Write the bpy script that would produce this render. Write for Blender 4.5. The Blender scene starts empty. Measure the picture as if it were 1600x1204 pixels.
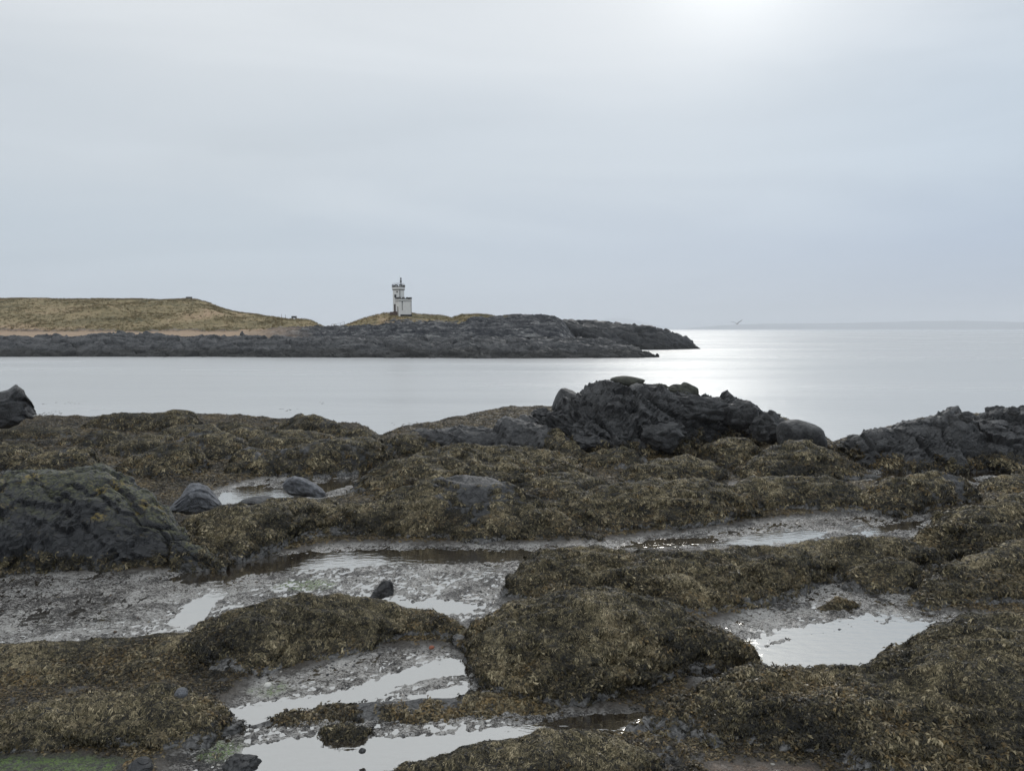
import bpy, bmesh, math, random
import numpy as np
from mathutils import Vector, Matrix

random.seed(7)
rng = np.random.default_rng(7)
S = bpy.context.scene
COL = S.collection

# ------------------------------------------------------------------ camera
F, CX, CY, HOR = 1142.0, 800.0, 602.0, 514.0
CAMH = 5.0
PITCH = math.atan((CY - HOR) / F)
cam_d = bpy.data.cameras.new('camera')
cam = bpy.data.objects.new('camera', cam_d); COL.objects.link(cam)
cam.location = (0, 0, CAMH)
cam.rotation_euler = (math.pi / 2 - PITCH, 0, 0)
cam_d.sensor_width = 36.0
cam_d.lens = 36.0 * F / 1600.0
cam_d.clip_start = 0.1
cam_d.clip_end = 60000
S.camera = cam

def ray(px, py):
    """horizontal azimuth unit (x,y) and slope dz per horizontal metre for a photo pixel"""
    px = np.asarray(px, float); py = np.asarray(py, float)
    x = (px - CX) / F; v = -(py - CY) / F
    c, s = math.cos(PITCH), math.sin(PITCH)
    Y = c + v * s; Z = -s + v * c
    n = np.sqrt(x * x + Y * Y)
    return x / n, Y / n, Z / n

def gpt(px, py, z=0.25):
    ax, ay, sl = ray(px, py)
    D = (z - CAMH) / np.minimum(sl, -1e-4)
    return ax * D, ay * D, D

def at(px, py, D):
    ax, ay, sl = ray(px, py)
    return float(ax * D), float(ay * D), float(CAMH + sl * D)

# ------------------------------------------------------------------ sky, sun, exposure
sax, say, ssl = ray(1080, -110)
SUN_EL = math.atan(float(ssl)); SUN_AZ = math.atan2(float(sax), float(say))   # from +Y towards +X
SUN_DIR = Vector((math.sin(SUN_AZ) * math.cos(SUN_EL), math.cos(SUN_AZ) * math.cos(SUN_EL), math.sin(SUN_EL)))
W = bpy.data.worlds.new('World'); S.world = W; W.use_nodes = True
nt = W.node_tree; nt.nodes.clear()

def N(nt, t, **kw):
    n = nt.nodes.new(t)
    for k, v in kw.items(): setattr(n, k, v)
    return n
def L(nt, a, b): nt.links.new(a, b)
def srgb(r, g, b):
    f = lambda c: ((c / 255 + .055) / 1.055) ** 2.4 if c > 10 else c / 255 / 12.92
    return (f(r), f(g), f(b), 1)
def mathn(nt, op, a, b=None, clamp=False):
    n = N(nt, 'ShaderNodeMath', operation=op); n.use_clamp = clamp
    for i, v in enumerate((a, b)):
        if v is None: continue
        if isinstance(v, (int, float)): n.inputs[i].default_value = v
        else: L(nt, v, n.inputs[i])
    return n.outputs[0]
def ramp(nt, fac, stops, interp='LINEAR'):
    n = N(nt, 'ShaderNodeValToRGB'); cr = n.color_ramp; cr.interpolation = interp
    while len(cr.elements) > 1: cr.elements.remove(cr.elements[-1])
    cr.elements[0].position = stops[0][0]; cr.elements[0].color = stops[0][1]
    for p, c in stops[1:]:
        e = cr.elements.new(p); e.color = c
    if fac is not None: L(nt, fac, n.inputs[0])
    return n.outputs[0]
def mixc(nt, fac, a, b, blend='MIX'):
    n = N(nt, 'ShaderNodeMix', data_type='RGBA', blend_type=blend)
    for sock, v in ((n.inputs[0], fac), (n.inputs[6], a), (n.inputs[7], b)):
        if isinstance(v, (int, float)): sock.default_value = v
        elif isinstance(v, tuple): sock.default_value = v
        else: L(nt, v, sock)
    return n.outputs[2]
def g(v): return (v, v, v, 1)

sky = N(nt, 'ShaderNodeTexSky', sky_type='NISHITA')
sky.sun_disc = False; sky.sun_elevation = SUN_EL; sky.sun_rotation = SUN_AZ
bg1 = N(nt, 'ShaderNodeBackground'); bg1.inputs[1].default_value = 0.08
L(nt, sky.outputs[0], bg1.inputs[0])
tc = N(nt, 'ShaderNodeTexCoord')
sep = N(nt, 'ShaderNodeSeparateXYZ'); L(nt, tc.outputs['Generated'], sep.inputs[0])
# stretched cloud noise in the direction space
mp = N(nt, 'ShaderNodeMapping'); mp.inputs['Scale'].default_value = (1.3, 1.3, 7.5)
mp.inputs['Rotation'].default_value = (0.0, 0.05, 0)
L(nt, tc.outputs['Generated'], mp.inputs[0])
cn = N(nt, 'ShaderNodeTexNoise'); cn.inputs['Scale'].default_value = 1.15; cn.inputs['Detail'].default_value = 5
cn.inputs['Roughness'].default_value = 0.5; cn.inputs['Distortion'].default_value = 0.7
L(nt, mp.outputs[0], cn.inputs[0])
# elevation ramps for the left (paler) and right (bluer) side
elev = mathn(nt, 'ADD', sep.outputs[2], mathn(nt, 'MULTIPLY', mathn(nt, 'SUBTRACT', cn.outputs[0], 0.5), 0.16))
CL = [(0.0, srgb(184, 198, 211)), (0.10, srgb(193, 205, 216)), (0.22, srgb(206, 214, 221)), (0.40, srgb(222, 227, 231)), (1.0, srgb(225, 229, 233))]
CR = [(0.0, srgb(150, 169, 195)), (0.10, srgb(166, 183, 206)), (0.22, srgb(190, 204, 218)), (0.40, srgb(214, 222, 230)), (1.0, srgb(220, 226, 232))]
rl = ramp(nt, elev, CL, 'EASE'); rr = ramp(nt, elev, CR, 'EASE')
side = N(nt, 'ShaderNodeMapRange'); side.inputs[1].default_value = -0.35; side.inputs[2].default_value = 0.5
L(nt, sep.outputs[0], side.inputs[0])
base = mixc(nt, side.outputs[0], rl, rr)
# soft cloud patches
patch = ramp(nt, cn.outputs[0], [(0.32, g(0.975)), (0.5, g(1.02)), (0.68, g(1.06))], 'EASE')
base = mixc(nt, 1.0, base, patch, 'MULTIPLY')
# glow where the sun stands behind the cloud
dot = N(nt, 'ShaderNodeVectorMath', operation='DOT_PRODUCT'); dot.inputs[1].default_value = (SUN_DIR + Vector((.058, 0, 0))).normalized()
nrm = N(nt, 'ShaderNodeVectorMath', operation='NORMALIZE'); L(nt, tc.outputs['Generated'], nrm.inputs[0])
L(nt, nrm.outputs[0], dot.inputs[0])
ang = mathn(nt, 'ARCCOSINE', dot.outputs['Value'])
ang = mathn(nt, 'ADD', ang, mathn(nt, 'MULTIPLY', mathn(nt, 'SUBTRACT', cn.outputs[0], 0.5), 0.05))
def gauss(w, a):
    q = mathn(nt, 'DIVIDE', ang, w)
    e = mathn(nt, 'EXPONENT', mathn(nt, 'MULTIPLY', mathn(nt, 'MULTIPLY', q, q), -1.0))
    return mathn(nt, 'MULTIPLY', e, a)
glow = mathn(nt, 'ADD', gauss(0.085, 0.30), mathn(nt, 'ADD', gauss(0.15, 0.09), gauss(0.45, 0.07)))
gc = N(nt, 'ShaderNodeCombineColor')
L(nt, mathn(nt, 'MULTIPLY', glow, 1.02), gc.inputs[0]); L(nt, glow, gc.inputs[1]); L(nt, mathn(nt, 'MULTIPLY', glow, 0.94), gc.inputs[2])
base = mixc(nt, 1.0, base, gc.outputs[0], 'ADD')
bg2 = N(nt, 'ShaderNodeBackground'); bg2.inputs[1].default_value = 1.0
L(nt, base, bg2.inputs[0])
ms = N(nt, 'ShaderNodeMixShader'); ms.inputs[0].default_value = 0.95
L(nt, bg1.outputs[0], ms.inputs[1]); L(nt, bg2.outputs[0], ms.inputs[2])
wo = N(nt, 'ShaderNodeOutputWorld'); L(nt, ms.outputs[0], wo.inputs[0])

sun_d = bpy.data.lights.new('sun', 'SUN'); sun_d.energy = 0.5; sun_d.angle = math.radians(10); sun_d.color = (1, 0.96, 0.9)
sun = bpy.data.objects.new('sun', sun_d); COL.objects.link(sun)
sun.rotation_euler = (-SUN_DIR).to_track_quat('-Z', 'Y').to_euler()
sun.location = (0, 0, 60)

S.view_settings.view_transform = 'Standard'; S.view_settings.look = 'None'
S.view_settings.exposure = 0.0; S.view_settings.gamma = 1.0; S.view_settings.use_curve_mapping = False
S.render.engine = 'CYCLES'
S.cycles.use_denoising = True
S.cycles.max_bounces = 5; S.cycles.diffuse_bounces = 2; S.cycles.glossy_bounces = 3
S.cycles.volume_bounces = 1; S.cycles.transmission_bounces = 2
S.cycles.caustics_reflective = False; S.cycles.caustics_refractive = False

# ------------------------------------------------------------------ numpy noise
_perm = np.random.default_rng(3).permutation(256).astype(np.int64); _perm = np.concatenate([_perm, _perm, _perm])
_gr = np.random.default_rng(5).normal(size=(256, 3)); _gr /= np.linalg.norm(_gr, axis=1)[:, None]
def perlin(p):
    i = np.floor(p).astype(np.int64); f = p - i
    u = f * f * f * (f * (f * 6 - 15) + 10)
    i &= 255
    out = 0
    for dx in (0, 1):
        wx = u[:, 0] if dx else 1 - u[:, 0]
        for dy in (0, 1):
            wy = u[:, 1] if dy else 1 - u[:, 1]
            for dz in (0, 1):
                wz = u[:, 2] if dz else 1 - u[:, 2]
                h = _perm[_perm[_perm[(i[:, 0] + dx) & 255] + ((i[:, 1] + dy) & 255)] + ((i[:, 2] + dz) & 255)]
                gg = _gr[h]
                out = out + wx * wy * wz * (gg[:, 0] * (f[:, 0] - dx) + gg[:, 1] * (f[:, 1] - dy) + gg[:, 2] * (f[:, 2] - dz))
    return out * 1.6
def fbm(p, freq, oct=3, gain=.5, ridged=False, off=0.0):
    a, s, t = 1.0, 0, 0
    for k in range(oct):
        n = perlin(p * freq + off + 17.3 * k)
        if ridged: n = 1 - 2 * np.abs(n)
        s = s + a * n; t += a
        a *= gain; freq *= 2.03
    return s / t
def worley(p, freq, off=0.0):
    q = p * freq + off
    i = np.floor(q).astype(np.int64); f = q - i
    d1 = np.full(len(p), 9.0); d2 = np.full(len(p), 9.0); val = np.zeros(len(p))
    for dx in (-1, 0, 1):
        for dy in (-1, 0, 1):
            for dz in (-1, 0, 1):
                h = _perm[_perm[_perm[(i[:, 0] + dx) & 255] + ((i[:, 1] + dy) & 255)] + ((i[:, 2] + dz) & 255)]
                pt = _gr[h] * 0.4 + 0.5 + np.array([dx, dy, dz])
                d = np.sqrt(((pt - f) ** 2).sum(1))
                m = d < d1
                d2 = np.where(m, d1, np.minimum(d2, d)); val = np.where(m, h / 255.0, val); d1 = np.where(m, d, d1)
    return d1, d2, val
def facets(p, freq, off=0.0):
    q = p * freq + off
    i = np.floor(q).astype(np.int64); f = q - i
    d1 = np.full(len(p), 9.0); d2 = np.full(len(p), 9.0); val = np.zeros(len(p)); til = np.zeros(len(p))
    for dx in (-1, 0, 1):
        for dy in (-1, 0, 1):
            for dz in (-1, 0, 1):
                h = _perm[_perm[_perm[(i[:, 0] + dx) & 255] + ((i[:, 1] + dy) & 255)] + ((i[:, 2] + dz) & 255)]
                v = f - (_gr[h] * 0.45 + 0.5 + np.array([dx, dy, dz])); d = np.sqrt((v ** 2).sum(1))
                m = d < d1; t_ = (v * _gr[(h * 7 + 13) & 255]).sum(1)
                d2 = np.where(m, d1, np.minimum(d2, d)); val = np.where(m, h / 255.0, val); til = np.where(m, t_, til); d1 = np.where(m, d, d1)
    return d2 - d1, val, til
def sstep(a, b, x):
    t = np.clip((x - a) / (b - a), 0, 1); return t * t * (3 - 2 * t)

# ------------------------------------------------------------------ mesh helpers
def link(name, me, mat=None, parent=None):
    o = bpy.data.objects.new(name, me); COL.objects.link(o)
    if mat is not None and me is not None: me.materials.append(mat)
    if parent is not None: o.parent = parent
    return o
def tag(o, label=None, cat=None, group=None, kind=None):
    if label: o['label'] = label
    if cat: o['category'] = cat
    if group: o['group'] = group
    if kind: o['kind'] = kind
    return o
def grid_mesh(name, P, attrs=None, smooth=True):
    nv, nu = P.shape[:2]
    me = bpy.data.meshes.new(name)
    v = P.reshape(-1, 3)
    a = (np.arange(nv - 1)[:, None] * nu + np.arange(nu - 1)[None, :]).ravel()
    q = np.stack([a, a + 1, a + nu + 1, a + nu], 1)
    me.vertices.add(len(v)); me.vertices.foreach_set('co', v.astype(np.float32).ravel())
    me.loops.add(len(q) * 4); me.loops.foreach_set('vertex_index', q.astype(np.int32).ravel())
    me.polygons.add(len(q)); me.polygons.foreach_set('loop_start', (np.arange(len(q)) * 4).astype(np.int32))
    me.polygons.foreach_set('loop_total', np.full(len(q), 4, np.int32))
    me.polygons.foreach_set('use_smooth', np.full(len(q), smooth))
    me.update(calc_edges=True)
    for k, arr in (attrs or {}).items():
        at_ = me.attributes.new(k, 'FLOAT', 'POINT'); at_.data.foreach_set('value', arr.astype(np.float32).ravel())
    return me
def grid_normals(P):
    du = np.gradient(P, axis=1); dv = np.gradient(P, axis=0)
    n = np.cross(du, dv); n /= np.linalg.norm(n, axis=2)[..., None] + 1e-12
    if n[..., 2].mean() < 0: n = -n
    return n

# ------------------------------------------------------------------ materials
def mat(name):
    m = bpy.data.materials.new(name); m.use_nodes = True
    t = m.node_tree; b = t.nodes['Principled BSDF']; return m, t, b
def noise(t, scale, detail=4, rough=.55, coord='Object', dist=0.0, sc=None):
    c = N(t, 'ShaderNodeTexCoord'); n = N(t, 'ShaderNodeTexNoise')
    n.inputs['Scale'].default_value = scale; n.inputs['Detail'].default_value = detail; n.inputs['Roughness'].default_value = rough
    n.inputs['Distortion'].default_value = dist
    if sc:
        mp = N(t, 'ShaderNodeMapping'); mp.inputs['Scale'].default_value = sc; L(t, c.outputs[coord], mp.inputs[0]); L(t, mp.outputs[0], n.inputs[0])
    else: L(t, c.outputs[coord], n.inputs[0])
    return n.outputs[0]
def bump(t, b, h, strength=.5, dist=.02):
    n = N(t, 'ShaderNodeBump'); n.inputs['Strength'].default_value = strength; n.inputs['Distance'].default_value = dist
    L(t, h, n.inputs['Height']); L(t, n.outputs[0], b.inputs['Normal']); return n
def attr(t, name):
    n = N(t, 'ShaderNodeAttribute', attribute_name=name); return n.outputs['Fac']
def simple(name, col, rough=.7, nscale=None, var=.15, metal=0, bmp=0):
    m, t, b = mat(name)
    b.inputs['Roughness'].default_value = rough; b.inputs['Metallic'].default_value = metal
    if nscale:
        f = noise(t, nscale)
        lo = tuple(c * (1 - var) for c in col[:3]) + (1,); hi = tuple(min(1, c * (1 + var)) for c in col[:3]) + (1,)
        L(t, ramp(t, f, [(.3, lo), (.7, hi)]), b.inputs['Base Color'])
    else: b.inputs['Base Color'].default_value = (*col[:3], 1)
    if bmp: bump(t, b, mathn(t, 'ADD', noise(t, nscale, 6, .65), noise(t, nscale * 5, 4, .6)), .8, bmp)
    return m

def rock_material(name, dark=(.013, .0135, .015), light=(.135, .133, .132), lichen=False, weedy=True, fs=1.0):
    m, t, b = mat(name)
    n1 = noise(t, 2.2 * fs, 8, .62, dist=.4); n2 = noise(t, 14 * fs, 6, .6)
    f = mathn(t, 'ADD', mathn(t, 'MULTIPLY', n1, .6), mathn(t, 'MULTIPLY', n2, .4))
    c = ramp(t, f, [(.36, (*dark, 1)), (.5, tuple((a + b_) * .42 for a, b_ in zip(dark, light)) + (1,)), (.66, (*light, 1))])
    if lichen:
        ln = noise(t, 3.1, 6, .6); lf = noise(t, 16, 4, .6)
        up = attr(t, 'top')
        k = ramp(t, mathn(t, 'ADD', mathn(t, 'MULTIPLY', up, .55), mathn(t, 'MULTIPLY', ln, .55)), [(.55, g(0)), (.74, g(1))])
        grn = ramp(t, lf, [(.35, (.06, .068, .03, 1)), (.65, (.17, .17, .08, 1))])
        c = mixc(t, mathn(t, 'MULTIPLY', k, ramp(t, lf, [(.40, g(.05)), (.58, g(.7))])), c, grn)
        ln2 = noise(t, 2.3, 5, .55, sc=(1, 1, 1.6)); 
        y = mathn(t, 'MULTIPLY', mathn(t, 'MULTIPLY', ramp(t, ln2, [(.57, g(0)), (.66, g(1))]), ramp(t, up, [(.30, g(0)), (.6, g(1))])), ramp(t, lf, [(.42, g(0)), (.55, g(1))]))
        c = mixc(t, mathn(t, 'MULTIPLY', y, .8), c, (.27, .20, .06, 1))
    if weedy:
        w = attr(t, 'weed')
        wc = ramp(t, noise(t, 26, 4, .6), [(.3, (.006, .006, .005, 1)), (.7, (.022, .019, .011, 1))])  # near black: shade between and under the fronds put into the weed colour
        c = mixc(t, w, c, wc)
    mu = attr(t, 'mud')
    c = mixc(t, mathn(t, 'MULTIPLY', mu, ramp(t, n2, [(.35, g(.35)), (.6, g(1))])), c, ramp(t, noise(t, 18, 5, .65), [(.38, (.05, .047, .043, 1)), (.6, (.27, .262, .25, 1))]))
    L(t, c, b.inputs['Base Color'])
    L(t, ramp(t, n2, [(.3, g(.38)), (.7, g(.7))]), b.inputs['Roughness'])
    v = N(t, 'ShaderNodeTexVoronoi', feature='DISTANCE_TO_EDGE'); v.inputs['Scale'].default_value = 3.0 * fs
    tcn = N(t, 'ShaderNodeTexCoord'); mpn = N(t, 'ShaderNodeMapping'); mpn.inputs['Scale'].default_value = (1, 1.4, 2.4); mpn.inputs['Rotation'].default_value = (0.3, .35, .2)
    nd = N(t, 'ShaderNodeTexNoise'); nd.inputs['Scale'].default_value = 3 * fs
    L(t, tcn.outputs['Object'], nd.inputs[0])
    va = N(t, 'ShaderNodeVectorMath', operation='MULTIPLY_ADD'); va.inputs[1].default_value = (.5, .5, .5)
    L(t, nd.outputs['Color'], va.inputs[0]); L(t, tcn.outputs['Object'], va.inputs[2]); L(t, va.outputs[0], mpn.inputs[0]); L(t, mpn.outputs[0], v.inputs[0])
    cr = ramp(t, v.outputs['Distance'], [(0, g(0)), (.06, g(1))])
    hh = mathn(t, 'ADD', mathn(t, 'MULTIPLY', cr, .35), mathn(t, 'ADD', n1, mathn(t, 'MULTIPLY', n2, .55)))
    bump(t, b, hh, .8, .07 / fs)
    return m
M_ROCK = rock_material('wet_dark_rock')
M_LICH = rock_material('lichen_rock', lichen=True, dark=(.013, .014, .016), light=(.075, .075, .077))
M_FAR = rock_material('island_rock', dark=(.007, .009, .014), light=(.17, .168, .165), fs=.33)
M_HEAD = rock_material('headland_rock', dark=(.006, .008, .012), light=(.085, .083, .082), fs=.28)
M_GREYB = simple('grey_boulder_stone', (.23, .235, .25), .75, 8, .5, bmp=.10)
M_OLIVEB = simple('olive_boulder_stone', (.05, .05, .036), .7, 5, .6, bmp=.06)

def weed_material(name, c_dark, c_mid, c_tip, rough=.42):
    m, t, b = mat(name)
    oi = N(t, 'ShaderNodeObjectInfo')
    geo = N(t, 'ShaderNodeNewGeometry')
    n = N(t, 'ShaderNodeTexNoise'); n.inputs['Scale'].default_value = 1.1; n.inputs['Detail'].default_value = 5
    L(t, geo.outputs['Position'], n.inputs[0])
    f = mathn(t, 'ADD', mathn(t, 'MULTIPLY', oi.outputs['Random'], .34), mathn(t, 'ADD', mathn(t, 'MULTIPLY', attr(t, 'rnd'), .50), mathn(t, 'MULTIPLY', mathn(t, 'SUBTRACT', n.outputs[0], .5), 1.1)))
    f = mathn(t, 'ADD', f, mathn(t, 'MULTIPLY', attr(t, 'tip'), .22))
    c = ramp(t, f, [(.22, (*c_dark, 1)), (.55, (*c_mid, 1)), (.90, (*c_tip, 1))])
    L(t, c, b.inputs['Base Color']); b.inputs['Roughness'].default_value = rough
    b.inputs['IOR'].default_value = 1.38
    return m
M_WEED = weed_material('bladder_wrack', (.007, .0065, .005), (.046, .038, .020), (.26, .205, .115), .32)
M_OCHRE = weed_material('ochre_wrack', (.012, .009, .005), (.085, .060, .026), (.26, .180, .078), .42)
M_OLIVE = weed_material('olive_wrack', (.018, .016, .010), (.180, .150, .080), (.58, .48, .30), .5)

m, t, b = mat('wet_mud'); M_MUD = m
n1 = noise(t, 1.3, 6, .6, dist=.6); n2 = noise(t, 9, 6, .65); n3 = noise(t, 38, 4, .6)
n4 = noise(t, 22, 5, .7, sc=(1, 2.2, 1), dist=.8)
c = ramp(t, mathn(t, 'ADD', mathn(t, 'MULTIPLY', n1, .30), mathn(t, 'ADD', mathn(t, 'MULTIPLY', n2, .25), mathn(t, 'MULTIPLY', n4, .45))),
         [(.44, (.014, .012, .010, 1)), (.485, (.060, .050, .042, 1)), (.505, (.30, .285, .262, 1)), (.565, (.54, .52, .49, 1))])  # pale stops hold the sky sheen of wet silt as colour, besides its grey
dark = ramp(t, n3, [(.3, (.02, .018, .016, 1)), (.62, (.085, .082, .076, 1))])
c = mixc(t, mathn(t, 'SUBTRACT', 1.0, attr(t, 'flat')), c, dark)
grn = mathn(t, 'MULTIPLY', attr(t, 'algae'), mathn(t, 'MULTIPLY', ramp(t, n3, [(.40, g(0)), (.56, g(1))]), ramp(t, n2, [(.42, g(.1)), (.55, g(1))])))
c = mixc(t, grn, c, (.15, .24, .05, 1))
c = mixc(t, mathn(t, 'MULTIPLY', attr(t, 'sand'), ramp(t, n2, [(.4, g(.5)), (.6, g(1))])), c, ramp(t, n3, [(.3, (.11, .075, .05, 1)), (.7, (.24, .165, .11, 1))]))
wcol = ramp(t, n3, [(.3, (.02, .015, .008, 1)), (.7, (.08, .052, .022, 1))])
c = mixc(t, mathn(t, 'MULTIPLY', attr(t, 'weedy'), .85), c, wcol)
L(t, c, b.inputs['Base Color'])
L(t, mathn(t, 'ADD', ramp(t, n4, [(.42, g(.16)), (.60, g(.42))]), mathn(t, 'MULTIPLY', attr(t, 'weedy'), .4)), b.inputs['Roughness'])
b.inputs['IOR'].default_value = 1.75
bump(t, b, mathn(t, 'ADD', n2, mathn(t, 'ADD', mathn(t, 'MULTIPLY', n4, .7), mathn(t, 'MULTIPLY', n3, .6))), .9, .04)

def water(name, body, gloss, lo, rough, waves, lanes=0, hi=.97):
    m = bpy.data.materials.new(name); m.use_nodes = True; t = m.node_tree; t.nodes.clear()
    df = N(t, 'ShaderNodeBsdfDiffuse'); df.inputs[0].default_value = (*body, 1)
    gl = N(t, 'ShaderNodeBsdfGlossy'); gl.inputs[0].default_value = (*gloss, 1); gl.inputs['Roughness'].default_value = rough
    h = None
    for sc, xy, w in waves:
        nn = mathn(t, 'MULTIPLY', noise(t, sc, 3, .5, sc=xy), w)
        h = nn if h is None else mathn(t, 'ADD', h, nn)
    bn = N(t, 'ShaderNodeBump'); bn.inputs['Strength'].default_value = 1; bn.inputs['Distance'].default_value = 1; L(t, h, bn.inputs['Height'])
    L(t, bn.outputs[0], gl.inputs['Normal'])
    if lanes: L(t, ramp(t, noise(t, .045, 5, .6, sc=(.22, 1, 1), dist=.4), [(.38, g(rough - lanes)), (.62, g(rough + lanes))]), gl.inputs['Roughness'])
    fr = N(t, 'ShaderNodeFresnel'); fr.inputs[0].default_value = 1.33; L(t, bn.outputs[0], fr.inputs['Normal'])
    mr = N(t, 'ShaderNodeMapRange'); mr.inputs[3].default_value = lo; mr.inputs[4].default_value = hi; L(t, fr.outputs[0], mr.inputs[0])
    mx = N(t, 'ShaderNodeMixShader'); L(t, mr.outputs[0], mx.inputs[0]); L(t, df.outputs[0], mx.inputs[1]); L(t, gl.outputs[0], mx.inputs[2])
    o = N(t, 'ShaderNodeOutputMaterial'); L(t, mx.outputs[0], o.inputs[0])
    return m
M_SEA = water('sea_water', (.665, .665, .66), (.80, .805, .80), .38, .25, [(1.3, (.8, 1.5, 1), .042), (6.5, (1, 1.4, 1), .026), (.10, (.35, 1.6, 1), .22)], .035, .56)
M_POOL = water('pool_water', (.055, .042, .030), (.92, .91, .88), .64, .05, [(5.0, (1, 2.2, 1), .0050), (1.1, (1, 1, 1), .004)])

# ------------------------------------------------------------------ seaweed clumps (templates kept out of the scene)
def frond_clump(name, seed, nf, length, width, material, spread=1.1, lift=.5):
    r = random.Random(seed); V = []; Fc = []; T = []; RV = []
    def ribbon(p, ang, pitch, ln, w, segs, curl, t0, t1):
        pts = []
        for k in range(segs + 1):
            f = k / segs
            ww = w * (1 - .35 * f if k < segs else .25)
            side = Vector((-math.sin(ang), math.cos(ang), r.uniform(-.5, .5))).normalized() * ww * .5
            pts.append((p.copy(), side, t0 + (t1 - t0) * f))
            if k < segs:
                d = Vector((math.cos(ang) * math.cos(pitch), math.sin(ang) * math.cos(pitch), math.sin(pitch)))
                p = p + d * ln / segs
                pitch -= curl / segs * r.uniform(.6, 1.4); ang += r.uniform(-.28, .28)
        b0 = len(V)
        for q, s, tt in pts:
            V.append(q - s); V.append(q + s); T.extend([tt, tt])
        for k in range(segs):
            a = b0 + 2 * k; Fc.append((a, a + 1, a + 3, a + 2))
        return p, ang, pitch
    for i in range(nf):
        ang = r.gauss(0, spread); pitch = r.uniform(.15, .9) * lift + .1
        p = Vector((r.uniform(-.3, .12) * length, r.uniform(-.35, .35) * length, -.01)); rv = r.random(); nb0 = len(V)
        ln = length * r.uniform(.6, 1.15)
        p, ang, pitch = ribbon(p, ang, pitch, ln * .5, width * .8, 2, 1.0, 0, .35)
        for s in (-1, 1):
            ribbon(p, ang + s * r.uniform(.25, .6), pitch + r.uniform(-.1, .35), ln * r.uniform(.4, .6), width, 2, 1.0, .4, 1.0)
        RV.extend([rv] * (len(V) - nb0))
    me = bpy.data.meshes.new(name); me.from_pydata([tuple(v) for v in V], [], Fc)
    a = me.attributes.new('tip', 'FLOAT', 'POINT'); a.data.foreach_set('value', np.array(T, np.float32))
    a = me.attributes.new('rnd', 'FLOAT', 'POINT'); a.data.foreach_set('value', np.array(RV, np.float32))
    me.materials.append(material); me.update()
    return bpy.data.objects.new(name, me)
def template_collection(name, objs):
    c = bpy.data.collections.new(name)
    for o in objs: c.objects.link(o)
    return c
T_LEAF = template_collection('wrack_templates', [frond_clump('wrack_clump', i, 10, .115, .021, M_WEED if i % 4 else M_OLIVE, 1.0, .55) for i in range(8)])
T_OCHRE = template_collection('ochre_templates', [frond_clump('ochre_clump', 60 + i, 9, .105, .021, M_OCHRE if i % 2 else M_WEED, 1.4, .8) for i in range(8)])
T_FINE = template_collection('olive_templates', [frond_clump('olive_clump', 20 + i, 15, .10, .0095, M_OLIVE if i % 4 else M_WEED, .6, .30) for i in range(8)])
T_MIXD = template_collection('mixed_templates', [frond_clump('mixed_clump', 40 + i, 9, .135, .022, (M_WEED, M_OLIVE, M_WEED, M_OCHRE)[i % 4], .9, .40) for i in range(8)])

_gn = {}
def scatter_group(coll):
    if coll.name in _gn: return _gn[coll.name]
    ng = bpy.data.node_groups.new('scatter_' + coll.name, 'GeometryNodeTree')
    ng.interface.new_socket('Geometry', in_out='INPUT', socket_type='NodeSocketGeometry')
    ng.interface.new_socket('Geometry', in_out='OUTPUT', socket_type='NodeSocketGeometry')
    gi = ng.nodes.new('NodeGroupInput'); go = ng.nodes.new('NodeGroupOutput')
    ci = ng.nodes.new('GeometryNodeCollectionInfo'); ci.inputs[0].default_value = coll
    ci.inputs['Separate Children'].default_value = True; ci.inputs['Reset Children'].default_value = True
    ip = ng.nodes.new('GeometryNodeInstanceOnPoints'); ip.inputs['Pick Instance'].default_value = True
    def na(nm, dt):
        n = ng.nodes.new('GeometryNodeInputNamedAttribute'); n.data_type = dt; n.inputs['Name'].default_value = nm; return n.outputs['Attribute']
    er = ng.nodes.new('FunctionNodeEulerToRotation')
    ng.links.new(na('rot', 'FLOAT_VECTOR'), er.inputs[0]); ng.links.new(er.outputs[0], ip.inputs['Rotation'])
    ng.links.new(na('scl', 'FLOAT_VECTOR'), ip.inputs['Scale']); ng.links.new(na('idx', 'INT'), ip.inputs['Instance Index'])
    ng.links.new(gi.outputs[0], ip.inputs['Points']); ng.links.new(ci.outputs[0], ip.inputs['Instance'])
    ng.links.new(ip.outputs[0], go.inputs[0])
    _gn[coll.name] = ng; return ng
def scatter(name, P, Nn, X, scale, coll, parent=None):
    n = len(P)
    X = X - (X * Nn).sum(1)[:, None] * Nn; X /= np.linalg.norm(X, axis=1)[:, None] + 1e-9
    Y = np.cross(Nn, X)
    ry = -np.arcsin(np.clip(X[:, 2], -1, 1)); rx = np.arctan2(Y[:, 2], Nn[:, 2]); rz = np.arctan2(X[:, 1], X[:, 0])
    me = bpy.data.meshes.new(name); me.vertices.add(n); me.vertices.foreach_set('co', P.astype(np.float32).ravel())
    a = me.attributes.new('rot', 'FLOAT_VECTOR', 'POINT'); a.data.foreach_set('vector', np.stack([rx, ry, rz], 1).astype(np.float32).ravel())
    a = me.attributes.new('scl', 'FLOAT_VECTOR', 'POINT'); a.data.foreach_set('vector', np.repeat(scale[:, None], 3, 1).astype(np.float32).ravel())
    a = me.attributes.new('idx', 'INT', 'POINT'); a.data.foreach_set('value', rng.integers(0, 60, n).astype(np.int32))
    me.update()
    o = link(name, me, None, parent)
    md = o.modifiers.new('scatter', 'NODES'); md.node_group = scatter_group(coll)
    o['kind'] = 'stuff'
    return o
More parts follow.
